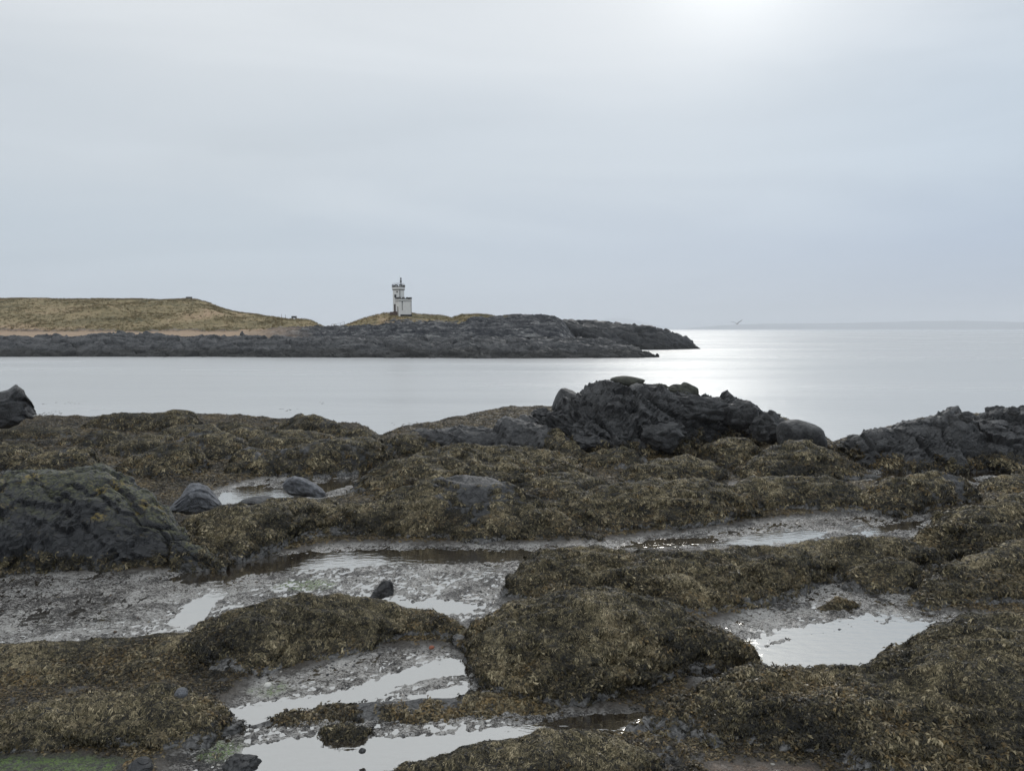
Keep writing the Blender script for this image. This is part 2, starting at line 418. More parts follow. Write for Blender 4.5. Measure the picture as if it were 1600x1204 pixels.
def sample_grid(P, Nn, mask, density):
    """random points on a grid surface; mask and density per vertex"""
    A = np.linalg.norm(np.cross(P[:-1, 1:] - P[:-1, :-1], P[1:, :-1] - P[:-1, :-1]), axis=2)
    dm = (mask * density); dm = (dm[:-1, :-1] + dm[1:, 1:]) * .5
    lam = A * dm; cnt = rng.poisson(lam); r, c = np.nonzero(cnt); rep = cnt[r, c]
    r = np.repeat(r, rep); c = np.repeat(c, rep); u = rng.random(len(r))[:, None]; v = rng.random(len(r))[:, None]
    def bl(G): return G[r, c] * (1 - u) * (1 - v) + G[r, c + 1] * u * (1 - v) + G[r + 1, c] * (1 - u) * v + G[r + 1, c + 1] * u * v
    p = bl(P); n = bl(Nn); n /= np.linalg.norm(n, axis=1)[:, None] + 1e-9
    return p, n
def hang(n, jitter=.9):
    d = np.stack([n[:, 0] * n[:, 2], n[:, 1] * n[:, 2], -(1 - n[:, 2] ** 2)], 1)
    a = rng.normal(size=(len(n), 3)) * .25 * jitter; a[:, 2] *= .3
    a[:, 1] -= .05
    return d + a

# ------------------------------------------------------------------ sea, haze
def disc_mesh(name, R, z, seg=96):
    me = bpy.data.meshes.new(name)
    V = [(0, 0, z)]; Fc = []
    radii = [60, 300, 1500, 5000, R]
    for r_ in radii:
        for k in range(seg):
            a = 2 * math.pi * k / seg; V.append((r_ * math.cos(a), r_ * math.sin(a), z))
    for k in range(seg):
        Fc.append((0, 1 + k, 1 + (k + 1) % seg))
        for j in range(len(radii) - 1):
            b0 = 1 + j * seg; b1 = b0 + seg
            Fc.append((b0 + k, b1 + k, b1 + (k + 1) % seg, b0 + (k + 1) % seg))
    me.from_pydata(V, [], Fc); me.update(); return me
sea = tag(link('sea', disc_mesh('sea', 17500, 0), M_SEA), kind='structure', label='calm grey sea with a pale glitter patch under the sun')

def haze_box():
    me = bpy.data.meshes.new('haze'); bm = bmesh.new(); bmesh.ops.create_cube(bm, size=1)
    for v in bm.verts: v.co = Vector((v.co.x * 36000, v.co.y * 36000, -4 + (v.co.z + .5) * 330))
    bm.to_mesh(me); bm.free()
    m = bpy.data.materials.new('haze_air'); m.use_nodes = True; t = m.node_tree; t.nodes.clear()
    pv = N(t, 'ShaderNodeVolumePrincipled'); pv.inputs['Density'].default_value = 1.9e-4
    pv.inputs['Color'].default_value = (.93, .96, 1, 1); pv.inputs['Anisotropy'].default_value = .2
    o = N(t, 'ShaderNodeOutputMaterial'); L(t, pv.outputs[0], o.inputs['Volume'])
    ob = link('haze', me, m); ob['kind'] = 'stuff'; ob['label'] = 'thin pale sea haze over the whole bay'
    return ob
HAZE = True
if HAZE: haze_box()

# ------------------------------------------------------------------ loft of a mound, ridge or headland from its crest and foot lines
def resample(poly, n):
    p = np.array(poly, float); d = np.concatenate([[0], np.cumsum(np.hypot(*np.diff(p, axis=0).T))]); d /= d[-1]
    u = np.linspace(0, 1, n); x = np.interp(u, d, p[:, 0]); y = np.interp(u, d, p[:, 1])
    if len(p) > 3:
        k = max(1, n // 60)
        ker = np.hanning(2 * k + 3)[1:-1]; ker /= ker.sum()
        pad = k
        ys = np.convolve(np.concatenate([2 * y[0] - y[1:pad + 1][::-1], y, 2 * y[-1] - y[-pad - 1:-1][::-1]]), ker, 'valid')
        y = ys
    return x, y
def loft(front, crest, k=.55, zb=.25, sink=.25, res=.05, maxu=420, nfront=None, back=1.4, bulge=.75, off=0.0, ends=True, maxw=99):
    # world length to set the resolution
    fx, fy = resample(front, 64); gx, gy, D = gpt(fx, fy, zb)
    length = np.hypot(np.diff(gx), np.diff(gy)).sum()
    nu = int(np.clip(length / res, 40, maxu))
    fx, fy = resample(front, nu); cx, cy = resample(crest, nu)
    gx, gy, Df = gpt(fx, fy, zb)
    ax, ay, sl = ray(cx, cy); tt = -sl
    H = CAMH - zb
    w = (H - Df * tt) / (k + tt)
    w = np.clip(w, .12, maxw)
    Dc = Df + w; h = H - Dc * tt
    if ends:
        u = np.linspace(-1, 1, nu); e = np.sqrt(np.clip(1 - np.abs(u) ** 10, 0, 1)); h = h * (.15 + .85 * e)
    Cx, Cy = ax * Dc, ay * Dc
    nf = nfront or int(np.clip(w.max() * 1.3 / res, 14, 170))
    nb = max(8, int(nf * .6))
    rows = []
    for s in np.linspace(0, 1, nf):
        zz = np.sin(s * math.pi / 2) ** bulge
        rows.append(np.stack([gx + (Cx - gx) * s, gy + (Cy - gy) * s, zb - sink + (h + sink) * zz], 1))
    wb = np.maximum(np.abs(h) * back, .15)
    for s in np.linspace(0, 1, nb + 1)[1:]:
        zz = 1 - s ** 2.2
        rows.append(np.stack([Cx + ax * wb * s, Cy + ay * wb * s, zb - sink + (h + sink) * zz], 1))
    P = np.array(rows)
    hn = np.concatenate([np.sin(np.linspace(0, 1, nf) * math.pi / 2) ** bulge, 1 - np.linspace(0, 1, nb + 1)[1:] ** 2.2])
    return P, np.repeat(hn[:, None], nu, 1), (h, w)

def displace_weed(P, amp=1.0, seed=0.0):
    Nn = grid_normals(P); q = P.reshape(-1, 3); qs = q * np.array([1, 1, 1.3])
    wp = np.stack([fbm(q, 1.1, 2, off=seed + 4), fbm(q, 1.1, 2, off=seed + 8), 0 * q[:, 0]], 1) * .35
    qd = (q + wp) * np.array([.8, 1.5, 2.2])
    d = .20 * fbm(qs, .75, 3, .5, off=seed) + .14 * fbm(qd, 1.2, 2, .4, ridged=True, off=seed) + .060 * fbm(qd, 2.9, 2, .5, ridged=True, off=seed + 3) + .02 * fbm(qs, 10, 2, .5, off=seed)
    d = d - d.mean() + .02
    return P + Nn * (amp * d).reshape(P.shape[:2])[..., None]
def displace_rock(P, amp=1.0, seed=0.0, freq=1.0, strata=.5, dip=.5):
    """broken rock: tilted slabs with open joints, thin beds and a rough skin"""
    Nn = grid_normals(P); q = P.reshape(-1, 3)
    warp = np.stack([fbm(q, .9 * freq, 3, off=seed + 3), fbm(q, .9 * freq, 3, off=seed + 9), fbm(q, .9 * freq, 3, off=seed + 14)], 1) * .30 / freq
    c_, s_ = math.cos(dip), math.sin(dip); w = q + warp
    r_ = np.stack([w[:, 0] * c_ - w[:, 2] * s_, w[:, 1], w[:, 0] * s_ + w[:, 2] * c_], 1)
    e1, v1, t1 = facets(r_ * np.array([.55, .9, 1.7]), .75 * freq, seed)
    e2, v2, t2 = facets(r_ * np.array([.6, 1, 1.9]), 2.1 * freq, seed + 5)
    d = .24 * (v1 - .5) + .30 * t1 - .13 * sstep(.09, 0, e1) + .09 * (v2 - .5) + .13 * t2 - .05 * sstep(.10, 0, e2)
    d = d + .12 * fbm(q, .5 * freq, 3, off=seed) + .035 * fbm(q, 5 * freq, 4, .6, ridged=True, off=seed)
    s = r_[:, 2] * 4.6 * freq + 1.2 * fbm(q, .7 * freq, 2, off=seed + 2)
    d = d + strata * .055 * (s % 1)
    d = d - d.mean() + .02
    return P + Nn * (amp / freq * d).reshape(P.shape[:2])[..., None]

# ------------------------------------------------------------------ the foreground shore
SHORE = np.array([(-700, 657), (-100, 657), (60, 657), (150, 655), (330, 652), (560, 668), (598, 684), (640, 672), (800, 640), (1000, 640), (1200, 650), (1270, 684), (1293, 697), (1320, 688), (1450, 655), (1700, 645), (2300, 645)], float)
def poly_world(pts, z=.25):
    p = np.array(pts, float); x, y, _ = gpt(p[:, 0], p[:, 1], z); return np.stack([x, y], 1)
def sdist(X, Y, poly):
    """signed distance, positive inside"""
    d = np.full(X.shape, 1e9); ins = np.zeros(X.shape, bool); n = len(poly)
    for i in range(n):
        x0, y0 = poly[i]; x1, y1 = poly[(i + 1) % n]
        ex, ey = x1 - x0, y1 - y0; t_ = np.clip(((X - x0) * ex + (Y - y0) * ey) / (ex * ex + ey * ey + 1e-9), 0, 1)
        d = np.minimum(d, np.hypot(X - x0 - t_ * ex, Y - y0 - t_ * ey))
        cond = ((y0 > Y) != (y1 > Y)) & (X < (x1 - x0) * (Y - y0) / (y1 - y0 + 1e-12) + x0); ins ^= cond
    return np.where(ins, d, -d)
POOLS = {   # deep enough to mirror the sky
 'lower': [(330, 1260), (372, 1204), (388, 1168), (450, 1156), (520, 1158), (600, 1152), (680, 1154), (760, 1140), (840, 1130), (872, 1132), (850, 1146), (780, 1160), (700, 1185), (600, 1215), (560, 1260)],
 'mid': [(598, 1062), (640, 1045), (700, 1030), (745, 1030), (742, 1046), (690, 1055), (640, 1064)],
 'midlow': [(640, 1088), (680, 1075), (735, 1068), (728, 1085), (690, 1098), (640, 1102)],
 'channel': [(350, 1106), (420, 1095), (520, 1082), (600, 1060), (650, 1058), (610, 1082), (560, 1096), (480, 1112), (400, 1135), (365, 1125)],
 'right': [(1168, 1042), (1185, 1018), (1230, 1002), (1310, 985), (1380, 972), (1440, 972), (1535, 978), (1500, 1000), (1420, 1020), (1380, 1042), (1300, 1056), (1200, 1064)],
 'rightback': [(1110, 1010), (1200, 985), (1290, 968), (1380, 958), (1420, 966), (1340, 982), (1220, 1005), (1150, 1022)],
 'brown': [(850, 1146), (880, 1124), (940, 1116), (1020, 1110), (1040, 1120), (980, 1146), (900, 1150)],
 'small': [(1015, 1172), (1050, 1172), (1080, 1200), (1060, 1206), (1020, 1186)],
 'backleft': [(340, 786), (348, 770), (400, 764), (450, 762), (520, 753), (556, 752), (530, 762), (500, 772), (430, 780), (400, 787)],
 'streak': [(1110, 850), (1180, 832), (1260, 826), (1300, 832), (1250, 846), (1180, 852)],
 'streakleft': [(960, 856), (1010, 842), (1080, 838), (1130, 842), (1080, 852), (1010, 860)],
 'streakright': [(1340, 830), (1400, 815), (1450, 812), (1440, 822), (1390, 832), (1350, 838)],
 'far': [(1340, 748), (1380, 738), (1460, 734), (1600, 738), (1600, 744), (1480, 744), (1400, 750)],
 'flatbrown': [(250, 905), (330, 880), (430, 866), (560, 858), (720, 858), (870, 858), (900, 866), (760, 880), (600, 884), (420, 896), (300, 915)],
 'flatglint': [(420, 960), (480, 936), (560, 928), (620, 935), (700, 936), (750, 945), (740, 960), (640, 962), (560, 940), (480, 946)],
 'gutter': [(262, 975), (290, 945), (330, 925), (350, 930), (330, 950), (320, 968), (290, 980)],
}
FLAT = [(-500, 1010), (-500, 900), (0, 895), (250, 893), (340, 880), (520, 850), (900, 848), (1100, 826), (1290, 802), (1440, 800), (1480, 815), (1440, 840), (1200, 858), (900, 862), (800, 900), (800, 960), (740, 985), (560, 960), (330, 985), (180, 1005), (0, 1018)]
FLAT2 = [(320, 1140), (400, 1060), (600, 1010), (720, 1010), (760, 1060), (880, 1110), (1000, 1110), (900, 1160), (600, 1230), (300, 1260), (250, 1200)]
FLAT3 = [(1080, 1075), (1080, 985), (1160, 955), (1270, 890), (1420, 920), (1480, 955), (1600, 970), (1560, 1000), (1380, 1060)]
FLAT4 = [(300, 800), (300, 775), (430, 742), (600, 730), (620, 750), (520, 780), (430, 792)]
FLAT5 = [(1130, 760), (1280, 735), (1700, 728), (1700, 752), (1540, 765), (1360, 752)]
SANDS = [[(120 * 1, 1092), (60, 1100), (50, 1112), (150, 1108), (170, 1095)], [(1110, 1196), (1180, 1192), (1270, 1197), (1300, 1240), (1100, 1240)]]
ALGAE = [[(-80, 1183), (0, 1180), (150, 1182), (200, 1188), (180, 1215), (-80, 1215)], [(315, 1175), (335, 1155), (372, 1150), (380, 1160), (340, 1182)], [(425, 915), (450, 903), (520, 902), (520, 915), (460, 920)], [(395, 1075), (440, 1062), (450, 1072), (420, 1082)]]
ncol, nrow = 900, 500
cols = np.linspace(-420, 2020, ncol); ax, ay, _ = ray(cols, np.full(ncol, 900.0))
Dr = np.geomspace(4.2, 62, nrow)
GX = ax[None, :] * Dr[:, None]; GY = ay[None, :] * Dr[:, None]
flatp = np.stack([GX.ravel(), GY.ravel(), np.zeros(GX.size)], 1)
wob = fbm(flatp, 1.6, 3, .55, off=4).reshape(GX.shape); wob2 = fbm(flatp, 5.0, 2, .5, off=9).reshape(GX.shape)
n1 = fbm(flatp, .5, 3, off=1).reshape(GX.shape); n2 = fbm(flatp * np.array([1, 1.8, 1]), 3.2, 4, .6, off=2).reshape(GX.shape); n3 = fbm(flatp * np.array([1, 1.6, 1]), 9, 3, .65, off=6).reshape(GX.shape); n4 = fbm(flatp, 1.4, 2, off=13).reshape(GX.shape)
gz = .31 + .07 * n1 + .03 * n2 + .012 * n3
flatm = np.zeros(GX.shape)
for q in (FLAT, FLAT2, FLAT3, FLAT4, FLAT5):
    flatm = np.maximum(flatm, sstep(-.25, .25, sdist(GX, GY, poly_world(q)) + .2 * wob))
gz = gz * (1 - flatm) + flatm * (.2585 + .026 * n2 + .050 * n3 + .010 * n1 + .018 * n4)
poolm = np.zeros(GX.shape)
for kname, q in POOLS.items():
    sd = sdist(GX, GY, poly_world(q)) + .10 * wob + .03 * wob2
    sc = .25 if kname in ('flatbrown', 'flatglint', 'gutter', 'streak', 'streakleft', 'rightback', 'streakright') else .12
    poolm = np.maximum(poolm, sstep(-.06, sc, sd) * (.28 if kname in ('flatbrown', 'streakleft', 'streak', 'streakright', 'rightback', 'channel', 'midlow', 'flatglint') else 1))
gz = gz - poolm * .13
# stony streaks that break up the channel pools
algae = np.zeros(GX.shape); sand = np.zeros(GX.shape)
for q in ALGAE: algae = np.maximum(algae, sstep(-.1, .1, sdist(GX, GY, poly_world(q, .3)) + .12 * wob))
for q in SANDS: sand = np.maximum(sand, sstep(-.1, .1, sdist(GX, GY, poly_world(q, .3)) + .08 * wob))
# falls below the sea at the water's edge
pcol = np.interp(cols, SHORE[:, 0], SHORE[:, 1]); _, _, Dsh = gpt(cols, pcol, 0.0)
drop = sstep(-1.2, 4.5, Dr[:, None] - Dsh[None, :] + .6 * wob)
gz = gz * (1 - drop) + drop * (-1.3 + .25 * n1)
gz = gz + (1 - drop) * sstep(20, 28, Dr[:, None]) * (.16 * wob + .1 * n1)
shallow = sstep(8, 4.2, Dr[:, None])
weedy = (1 - flatm) * (1 - algae) * (1 - sand) * (1 - poolm) * np.where(n2 + .3 * wob > -.25, 1, .3)
GP = np.stack([GX, GY, gz], 2)
ground = link('ground', grid_mesh('ground', GP, {'flat': flatm, 'algae': algae, 'sand': sand, 'weedy': weedy}), M_MUD)
tag(ground, label='wet grey mud and silt between the seaweed covered rocks', kind='structure')
GN_ = grid_normals(GP)

def water_sheet(name, poly, z, label, grow=1.03, extra=.25):
    w = poly_world(poly, z); c = w.mean(0)
    # offset outward
    n = len(w); out = []
    area = sum(w[i][0] * w[(i + 1) % n][1] - w[(i + 1) % n][0] * w[i][1] for i in range(n))
    sg = 1 if area > 0 else -1
    for i in range(n):
        e = w[(i + 1) % n] - w[i - 1]; nn = np.array([e[1], -e[0]]) * sg; nn /= np.linalg.norm(nn) + 1e-9
        out.append(w[i] + nn * extra)
    bm = bmesh.new(); vs = [bm.verts.new((p[0], p[1], z)) for p in out]
    f = bm.faces.new(vs); bmesh.ops.triangulate(bm, faces=[f]); bmesh.ops.recalc_face_normals(bm, faces=bm.faces)
    for f in bm.faces:
        if f.normal.z < 0: f.normal_flip()
    me = bpy.data.meshes.new(name); bm.to_mesh(me); bm.free()
    return tag(link(name, me, M_POOL), label=label, kind='structure')
Z0 = .25
water_sheet('tidal_flat_water', FLAT, Z0, 'thin film of water over the wide grey mud flat')
water_sheet('rock_pool_water', FLAT2, Z0, 'still pool water at the bottom centre and its channel')
water_sheet('rock_pool_water', FLAT3, Z0, 'bright pool between the right hand seaweed mounds')
water_sheet('rock_pool_water', FLAT4, Z0 + .0, 'narrow pool beside the two smooth grey boulders', extra=.1)
water_sheet('rock_pool_water', FLAT5, Z0 + .0, 'thin puddles in front of the right hand outcrop', extra=.1)

# ------------------------------------------------------------------ mounds
def mound(name, front, crest, label, cat='rock', style='weed', k=.55, cover=.95, amp=1.0, back=1.4, bulge=.75, seed=0.0, dens=1.0, group=None, bare=None, mudh=.17, material=None, zb=.25, res=None, freq=1.0, strata=.5, coll=None, ends=True, ochre=0.0):
    fy = np.array([p[1] for p in front], float); Dm = float(np.mean(gpt(np.full(len(fy), 800.0), fy, zb)[2]))
    r_ = res or max(.035, Dm * .0034)
    P, hn, (h, w) = loft(front, crest, k, zb, .25, r_, 420, None, back, bulge, ends=ends)
    size = float(np.clip(np.percentile(h, 70), .12, 1.6))
    if style == 'weed': P = displace_weed(P, amp * min(1.0, .35 + size * .75), seed)
    else:
        P = displace_rock(P, amp * min(1.3, .4 + size * .55), seed, freq / max(.35, min(1.0, size)) if freq == 1.0 else freq, strata)
    Nn = grid_normals(P); q = P.reshape(-1, 3)
    nz = fbm(q, 1.1, 3, .55, off=seed + 20).reshape(P.shape[:2]); nf = fbm(q, 4.0, 2, .5, off=seed + 30).reshape(P.shape[:2])
    height = P[..., 2] - zb
    m_ = sstep(-.12, .12, cover - .5 + nz * .9 + .25 * nf) if cover < 1 else np.ones(P.shape[:2])
    if style == 'rock':      # weed clings low, the top is bare
        lim = size * 1.1 * cover
        m_ = sstep(.1, -.1, (height - lim) / max(size, .3) + .5 * nz + .2 * nf)
    if bare:
        for (bx, by, br) in bare:      # bare patches, where they stand on the rock
            X, Y, D = gpt(bx, by, zb + size * .6); rr = br / F * D
            d = np.hypot((P[..., 0] - X), (P[..., 1] - Y) * .5) / rr
            m_ = m_ * sstep(.8, 1.2, d + .5 * nf)
    mud = sstep(mudh + .14, mudh - .02, height + .14 * nz + .05 * nf) * .95
    m_ = m_ * (1 - .9 * sstep(mudh, mudh - .06, height + .14 * nz + .07 * nf))
    me = grid_mesh(name, P, {'weed': m_, 'mud': mud * (1 - m_), 'top': hn * np.clip(Nn[..., 2] * 1.2, 0, 1)}, smooth=(style == 'weed'))
    o = link(name, me, material or M_ROCK)
    tag(o, label, cat, group)
    # fronds: as dense as they can be told apart
    D = np.hypot(P[..., 0], P[..., 1])
    facing = (-(Nn[..., 0] * P[..., 0] + Nn[..., 1] * P[..., 1]) / D + Nn[..., 2] * .25) > -.35
    sc = np.clip(D / 16, .8, 1.5)
    den = 520 * dens / sc ** 2 * np.where(facing, 1, .15)
    # olive on the tops, ochre on low flat ground, dark leafy wrack on the steep sides; sunlit tops and shaded sides heightened in colour
    hr = height / max(size, .25)
    oliv = sstep(.44, .62, hr * .38 + .42 * Nn[..., 2] + .45 * nz)
    och = (1 - oliv) * np.clip(sstep(.78, .97, Nn[..., 2] + .25 * nf) * sstep(.8, .4, height + .5 * nz) + ochre, 0, 1)
    far = Dm > 17
    for nm, coll_, wgt, jit in (('seaweed', T_MIXD if far else T_LEAF, (1 - oliv) * (1 - och) + .12, 1.5), ('ochre_seaweed', T_OCHRE, och, 2.2), ('olive_seaweed', T_FINE, oliv, .9)):
        p, n = sample_grid(P, Nn, m_ * np.clip(wgt, 0, 1), den * (.75 if coll_ is T_MIXD else 1.0))
        if len(p) < 4: continue
        s = np.clip(np.hypot(p[:, 0], p[:, 1]) / 16, .8, 1.5) * rng.uniform(.65, 1.3, len(p)) * (.85 if coll_ is T_MIXD else 1)
        scatter(nm, p + n * .01, n, hang(n, jit), s, coll_, o)
    return o

MD = 'seaweed mound'
# --- nearest
mound('seaweed_mound', [(985, 1150), (1010, 1182), (1060, 1196), (1110, 1200), (1250, 1198), (1350, 1230), (1600, 1300), (1900, 1320)],
      [(985, 1146), (1050, 1096), (1130, 1066), (1200, 1060), (1270, 1053), (1330, 1050), (1370, 1037), (1430, 1012), (1500, 987), (1560, 972), (1600, 968), (1900, 955)],
      'broad leafy brown seaweed mound filling the lower right corner', MD, k=.34, seed=1.1, cover=1.0)
mound('seaweed_mound', [(560, 1240), (700, 1270), (850, 1290), (960, 1270), (1045, 1215)],
      [(575, 1212), (650, 1192), (720, 1172), (770, 1162), (840, 1150), (900, 1140), (960, 1152), (1010, 1182), (1045, 1210)],
      'ochre seaweed mound cut off by the lower edge between pool and puddle', MD, k=.40, seed=2.3, cover=1.0, ochre=.5)
mound('seaweed_mound', [(712, 1012), (735, 1050), (762, 1082), (860, 1110), (915, 1115), (1000, 1088), (1080, 1064), (1140, 1058), (1200, 1056)],
      [(708, 995), (760, 964), (800, 952), (860, 940), (920, 935), (990, 938), (1060, 952), (1110, 977), (1160, 1012), (1193, 1044), (1200, 1053)],
      'big rounded olive seaweed mound in the centre with a dark undercut foot', MD, k=.62, seed=3.7, cover=1.0, bulge=.62)
mound('seaweed_mound', [(-90, 1205), (0, 1195), (100, 1186), (200, 1186), (260, 1192), (320, 1178), (352, 1152), (380, 1144)],
      [(-90, 1128), (0, 1118), (60, 1103), (130, 1093), (170, 1083), (230, 1073), (290, 1078), (340, 1098), (372, 1130), (380, 1142)],
      'shaggy dark seaweed mound at the lower left above the green algae', MD, k=.55, seed=5.2, cover=1.0)
mound('seaweed_mound', [(235, 1042), (300, 1057), (370, 1064), (430, 1062), (455, 1046), (560, 1027), (640, 1007), (690, 1012), (750, 1022)],
      [(235, 1020), (290, 995), (340, 972), (380, 957), (430, 944), (500, 937), (560, 940), (620, 952), (680, 962), (720, 976), (750, 990)],
      'domed seaweed mound between the mud flat and the streaked channel', MD, k=.55, seed=6.9, cover=1.0, mudh=.16)
mound('seaweed_bed', [(-300, 1128), (-90, 1115), (0, 1108), (60, 1100), (130, 1092), (200, 1088), (260, 1082), (330, 1076), (420, 1072)],
      [(-300, 1025), (-90, 1018), (0, 1013), (80, 1009), (160, 1002), (240, 994), (330, 996), (380, 1020), (420, 1055)],
      'low ochre seaweed bed along the left edge beside the mud flat', 'seaweed bed', k=.2, seed=8.4, cover=1.0, amp=.8, mudh=-.1, ochre=.6)
mound('seaweed_bed', [(-300, 1100), (-90, 1088), (0, 1080), (60, 1078), (120, 1072), (160, 1062)], [(-300, 1060), (-90, 1048), (0, 1042), (60, 1040), (120, 1045), (160, 1058)],
      'low dark seaweed hummock above the sandy gully at the left edge', 'seaweed bed', k=.5, seed=8.9, cover=1.0, mudh=-.1)
mound('seaweed_bed', [(385, 1142), (450, 1146), (520, 1150), (640, 1148), (740, 1140), (820, 1128), (880, 1118)],
      [(385, 1138), (440, 1118), (500, 1103), (560, 1103), (620, 1098), (690, 1096), (760, 1084), (830, 1098), (880, 1112)],
      'thin ragged seaweed bed separating the channel from the lowest pool', 'seaweed bed', k=.12, seed=9.1, ochre=.6, cover=.62, amp=.8, mudh=-.02)
mound('seaweed_clump', [(498, 1152), (520, 1164), (555, 1164), (582, 1150)], [(498, 1146), (515, 1134), (545, 1132), (582, 1146)],
      'small ochre tipped seaweed clump at the edge of the lowest pool', 'seaweed clump', k=.6, seed=1.9, cover=1, amp=.5, mudh=-.05)
# --- centre right
mound('seaweed_mound', [(788, 940), (850, 948), (950, 962), (1050, 976), (1110, 970), (1180, 955), (1240, 940), (1270, 920), (1310, 900)],
      [(786, 915), (830, 878), (880, 861), (930, 851), (1000, 858), (1080, 866), (1150, 862), (1200, 858), (1250, 862), (1300, 875), (1330, 895)],
      'long olive seaweed ridge just behind the big rounded centre mound', MD, k=.42, seed=11.3, cover=1.0, amp=1.2)
mound('seaweed_mound', [(1200, 900), (1270, 915), (1340, 915), (1420, 905), (1490, 895)],
      [(1200, 870), (1240, 856), (1290, 846), (1350, 839), (1400, 839), (1440, 850), (1470, 868), (1490, 890)],
      'seaweed hump behind the bright right pool, below the puddle streaks', MD, k=.5, seed=12.7, cover=1.0)
mound('seaweed_mound', [(1315, 922), (1345, 930), (1400, 934), (1440, 930), (1478, 918)],
      [(1315, 915), (1340, 890), (1380, 876), (1420, 878), (1455, 895), (1478, 918)],
      'small dark leafy hump directly above the head of the bright pool', MD, k=.7, seed=13.1, cover=1.0)
mound('seaweed_clump', [(1280, 955), (1310, 958), (1345, 950)], [(1280, 950), (1310, 935), (1345, 946)],
      'little weed tuft alone on grey silt above the bright pool', 'seaweed clump', k=.5, seed=13.9, cover=1, amp=.4, mudh=-.05)
mound('seaweed_mound', [(1425, 952), (1470, 958), (1530, 960), (1600, 955), (1900, 950)],
      [(1425, 935), (1450, 905), (1500, 880), (1550, 862), (1600, 850), (1900, 830)],
      'brown leafy seaweed slope at the right edge above the bright pool', MD, k=.4, seed=14.6, cover=1.0)
mound('seaweed_mound', [(1400, 860), (1450, 885), (1520, 895), (1600, 890), (1900, 880)],
      [(1400, 852), (1440, 826), (1480, 805), (1530, 790), (1570, 781), (1600, 778), (1900, 765)],
      'tall olive seaweed mound rising against the right edge', MD, k=.42, seed=15.8, cover=1.0, amp=1.2)
# --- big lichen rock on the left
mound('lichen_rock', [(-420, 925), (-90, 910), (0, 902), (80, 897), (170, 894), (250, 894), (310, 892), (355, 890)],
      [(-420, 790), (-90, 762), (0, 752), (50, 744), (100, 740), (160, 738), (190, 752), (230, 771), (262, 792), (290, 830), (325, 868), (355, 887)],
      'large dark cracked rock on the left with yellow lichen on top', 'rock', 'rock', k=1.0, seed=17.0, cover=.13, material=M_LICH, amp=.62, bulge=.55, freq=1.25, strata=1.0, mudh=.1, dens=.8)
# --- middle ridges
mound('seaweed_mound', [(262, 862), (320, 880), (380, 882), (430, 868), (480, 848), (540, 842), (600, 842)],
      [(262, 838), (300, 810), (350, 799), (400, 788), (460, 782), (520, 784), (565, 798), (600, 820)],
      'ochre seaweed ridge between the lichen rock and the pyramid shaped mound', MD, k=.62, seed=18.3, cover=.92, mudh=.22)
mound('seaweed_mound', [(505, 838), (560, 844), (640, 848), (740, 850), (840, 848), (900, 845), (945, 846)],
      [(505, 815), (560, 783), (620, 768), (680, 754), (735, 748), (790, 757), (830, 777), (870, 802), (915, 834), (945, 850)],
      'broad dark mound with a bare grey top above the mud flat', MD, k=.6, seed=19.9, cover=.95, bare=[(750, 765, 75)], mudh=.14)
mound('seaweed_mound', [(835, 832), (900, 834), (1000, 832), (1060, 832), (1130, 822), (1200, 810)],
      [(835, 800), (880, 780), (950, 762), (1020, 754), (1090, 750), (1140, 760), (1175, 785), (1200, 812)],
      'wide olive seaweed mound left of the puddle streaks', MD, k=.5, seed=21.3, cover=.97, amp=1.2)
mound('seaweed_mound', [(1120, 812), (1200, 806), (1280, 800), (1350, 803), (1400, 804), (1440, 797)],
      [(1120, 775), (1160, 752), (1230, 747), (1290, 748), (1340, 760), (1390, 775), (1440, 797)],
      'dark seaweed mound with a silty grey hollow above the puddle streaks', MD, k=.6, seed=22.1, cover=.9, bare=[(1300, 800, 28)])
mound('seaweed_mound', [(1340, 800), (1400, 810), (1450, 803), (1500, 793), (1535, 786)],
      [(1340, 765), (1375, 750), (1420, 743), (1465, 742), (1500, 748), (1522, 768), (1535, 783)],
      'seaweed mound ending in a steep side below the right hand outcrop', MD, k=.6, seed=23.5, cover=.9, bare=[(1488, 760, 14)])
mound('seaweed_mound', [(1520, 775), (1600, 780), (1800, 785)], [(1520, 765), (1560, 745), (1610, 740), (1800, 738)],
      'brown weed bank at the right edge in front of the outcrop', MD, k=.3, seed=24.2, cover=.95)
# --- centre back
mound('seaweed_mound', [(540, 772), (600, 785), (680, 790), (780, 786), (870, 775), (930, 765)],
      [(540, 762), (580, 741), (620, 722), (660, 707), (720, 699), (790, 699), (850, 704), (900, 722), (930, 745)],
      'olive seaweed slope below the striped bare rock', MD, k=.38, seed=25.8, cover=.97, amp=1.15)
mound('seaweed_mound', [(620, 775), (700, 782), (790, 786), (860, 790), (920, 788)], [(620, 766), (660, 747), (700, 735), (760, 745), (820, 748), (880, 738), (920, 760)],
      'low olive weed swell behind the bare topped dark mound', MD, k=.4, seed=26.4, cover=1.0)
mound('seaweed_mound', [(800, 775), (880, 782), (950, 775)], [(800, 765), (850, 742), (900, 737), (950, 752)],
      'small olive weed swell right of the bare topped dark mound', MD, k=.45, seed=27.7, cover=1.0)
mound('seaweed_mound', [(905, 732), (960, 738), (1015, 732)], [(905, 716), (940, 703), (975, 702), (1015, 718)],
      'low grey patched hump at the foot of the boulder topped outcrop', MD, k=.55, seed=28.3, cover=.7)
mound('seaweed_mound', [(945, 757), (1000, 762), (1080, 760), (1140, 755)], [(945, 748), (990, 728), (1030, 716), (1070, 711), (1110, 724), (1140, 748)],
      'smooth olive dome in front of the boulder topped outcrop', MD, k=.5, seed=29.6, cover=.92)
